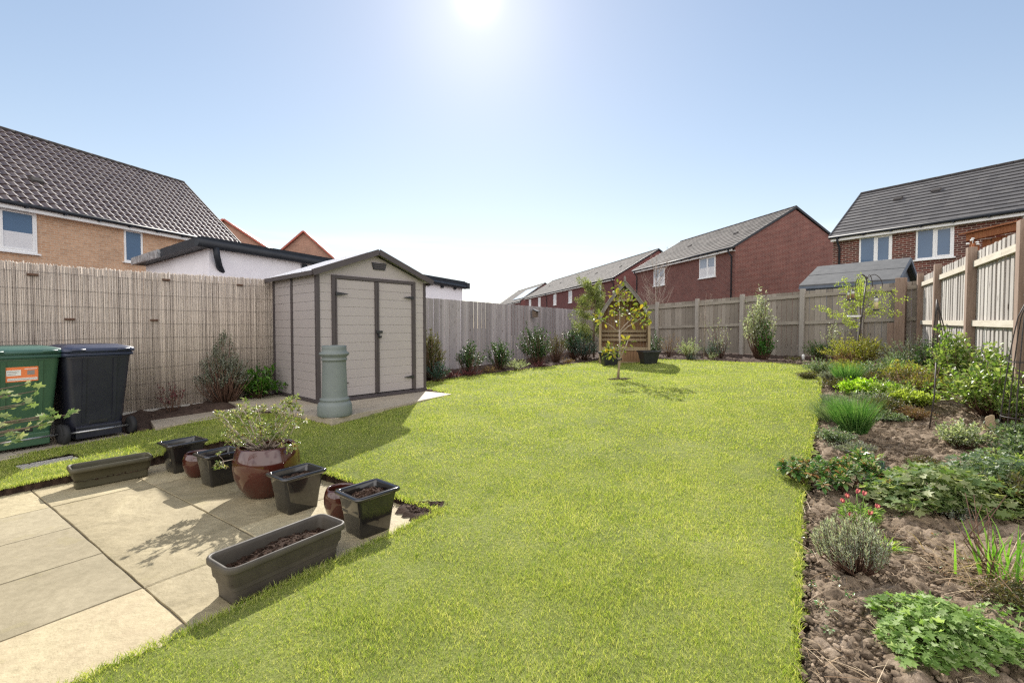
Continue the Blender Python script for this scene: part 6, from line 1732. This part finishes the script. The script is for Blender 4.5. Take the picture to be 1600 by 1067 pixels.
# foliage entering at the left edge, close to the camera: shrub standing on the patio just out of frame
def edge_shrub():
    r = np.random.default_rng(11); x, y = -2.93, 2.15; root = empty('leafy_shrub', (x, y, .0), 0, 'pale green lobed leaves of a shrub reaching in at the left edge before the bins', 'shrub')
    k = 2.15 / 720
    def q_(px, py, dy=0.): return ((px - 806) * k - x, dy, 1.3 - (py + 18 - 512) * k)
    ends = [(24, 585, .05), (10, 600, .0), (42, 612, .0), (20, 628, -.05), (55, 636, .05), (8, 650, .0), (30, 655, .1), (72, 632, .0), (90, 634, .05), (48, 655, -.05), (15, 672, .0), (5, 620, .1), (-20, 600, .1), (-30, 640, 0), (-40, 580, .05), (-15, 660, .1), (62, 648, .02), (-50, 620, 0), (-60, 560, .1), (35, 596, .08)]
    mb = MB(); P = []; D = []
    mb.tube([(0, 0, 0), (.02, 0, .45), (.0, .02, .85), (-.04, .0, 1.25)], [.016, .012, .008, .004], 7)
    for e in ends:
        e = q_(*e); mb.tube([(0, .01, e[2] - .22), (e[0] * .5, e[1] * .5, e[2] - .06), e], [.005, .0035, .002], 5)
        for j in range(4):
            a = r.uniform(0, 6.28); P.append((e[0] + r.normal(0, .014), e[1] + r.normal(0, .02), e[2] + r.normal(0, .014))); D.append((math.cos(a) * .9 + .35, math.sin(a) * .7, r.uniform(-.25, .3)))
    n = len(P); s = r.uniform(.024, .046, n)
    leaves('foliage', np.array(P), np.array(D), rdir(n, r) * .45 + np.array([.15, -.7, .7]), s, s * .8, 'palm', L['geran2'], root)
    mb.build('stem', M['bark'], root)
edge_shrub()

# ------------------------------------------------------------------ loose clods and litter
def scatter():
    r = np.random.default_rng(31); n = 110000
    Y = 1.2 + (r.random(n) ** 1.5) * 7.5; X = r.uniform(.9, 7.6, n)
    inb = ~in_poly(X, Y, LAWN) & (X < 2.30 + .667 * Y) & (X > .52 * Y) & (X < 1.2 * Y + .3)
    X, Y = X[inb], Y[inb]; n = len(X)
    Z = G(X, Y) - .02 + .02 * vnoise(X * 6, Y * 6, 4)
    s = r.gamma(1.3, .0040, n) + .002; s = np.minimum(s, .024)
    o = clods('soil_clods', np.stack([X, Y, Z + s * .3], 1), s, M['soil'], None, 5)
    tag(o, 'loose crumbly brown clods of soil all over the right border', 'soil', kind='stuff')
    m_ = 700; a = r.uniform(0, 6.28, m_); q_ = np.sqrt(r.random(m_))
    X1 = np.r_[-.60 + np.cos(a[:300]) * q_[:300] * .15, 2.16 + np.cos(a[300:]) * q_[300:] * .27]; Y1 = np.r_[3.24 + np.sin(a[:300]) * q_[:300] * .11, 9.22 + np.sin(a[300:]) * q_[300:] * .2]
    o = clods('turf_crumbs', np.stack([X1, Y1, G(X1, Y1) - .008], 1), r.uniform(.005, .013, m_), M['soil_d'], None, 8)
    tag(o, 'crumbled earth in the scuffed patches of the lawn', 'soil', kind='stuff')
    n = 5000; Y = 1.3 + (r.random(n) ** 1.4) * 7; X = r.uniform(.9, 6.5, n)
    inb = ~in_poly(X, Y, LAWN) & (X < 2.30 + .667 * Y) & (X < 1.2 * Y + .3)
    X, Y = X[inb], Y[inb]; n = len(X); a = r.uniform(0, 6.28, n)
    P = np.stack([X, Y, G(X, Y) + .012], 1); D = np.stack([np.cos(a), np.sin(a), r.normal(.05, .12, n)], 1)
    o = blades('dead_stems', P, D, r.uniform(.03, .20, n), np.full(n, .0028), r.uniform(0, .5, n), M['straw'], None, 4)
    tag(o, 'scattered dry dead stems lying on the soil of the right border', 'plant litter', kind='stuff')
    n = 5200; k_ = 260; cx_ = r.uniform(.9, 5.2, k_); cy_ = 1.3 + r.random(k_) ** 1.2 * 4.6; ok = ~in_poly(cx_, cy_, LAWN) & (cx_ < 2.2 + .667 * cy_); cx_, cy_ = cx_[ok], cy_[ok]
    m_ = 12; X = np.repeat(cx_, m_) + r.normal(0, .012, len(cx_) * m_); Y = np.repeat(cy_, m_) + r.normal(0, .012, len(cx_) * m_); n = len(X); a = r.uniform(0, 6.28, n)
    o = leaves('seedlings', np.stack([X, Y, G(X, Y) + r.uniform(-.01, .02, n)], 1), np.stack([np.cos(a), np.sin(a), r.uniform(0, .8, n)], 1), rdir(n, r) * .4 + np.array([0, 0, 1.]), r.uniform(.008, .024, n), r.uniform(.005, .012, n), 'oval', L['sedum'], None)
    tag(o, 'tiny weed seedlings dotted over the bare border soil', 'weeds', kind='stuff')
    n = 3000; t = r.random(n); 
    X = r.uniform(-5, 3.2, n); Y = r.uniform(5.3, 16, n); inb = ~in_poly(X, Y, LAWN) & (X > -2.136 + .554 * (Y - 11) + .05) & ~in_poly(X, Y, [(-2.13, 5.36), (-.92, 7.52), (-2.9, 9.3), (-4.25, 6.75), (-3.56, 6.26)]) & ~in_poly(X, Y, [(-4.6, 5.55), (-4.05, 5.1), (-3.3, 6.2), (-3.72, 6.8)])
    X, Y = X[inb], Y[inb]; n = len(X); s = r.gamma(2., .006, n) + .004
    o = clods('bark_chips', np.stack([X, Y, G(X, Y) + .02], 1), s, M['soil_d'], None, 6)
    tag(o, 'dark bark chips and soil lumps of the left flower bed', 'soil', kind='stuff')
    n = 2500; X = r.uniform(3, 9.5, n); Y = r.uniform(10.2, 19, n); inb = ~in_poly(X, Y, LAWN) & (Y < 14.5 - (X - 7.35) / .683)
    X, Y = X[inb], Y[inb]; n = len(X); s = r.gamma(2., .008, n) + .005
    o = clods('soil_lumps', np.stack([X, Y, G(X, Y) - .0], 1), s, M['soil_d'], None, 7)
    tag(o, 'brown soil lumps of the bed below the back fence', 'soil', kind='stuff')
scatter()
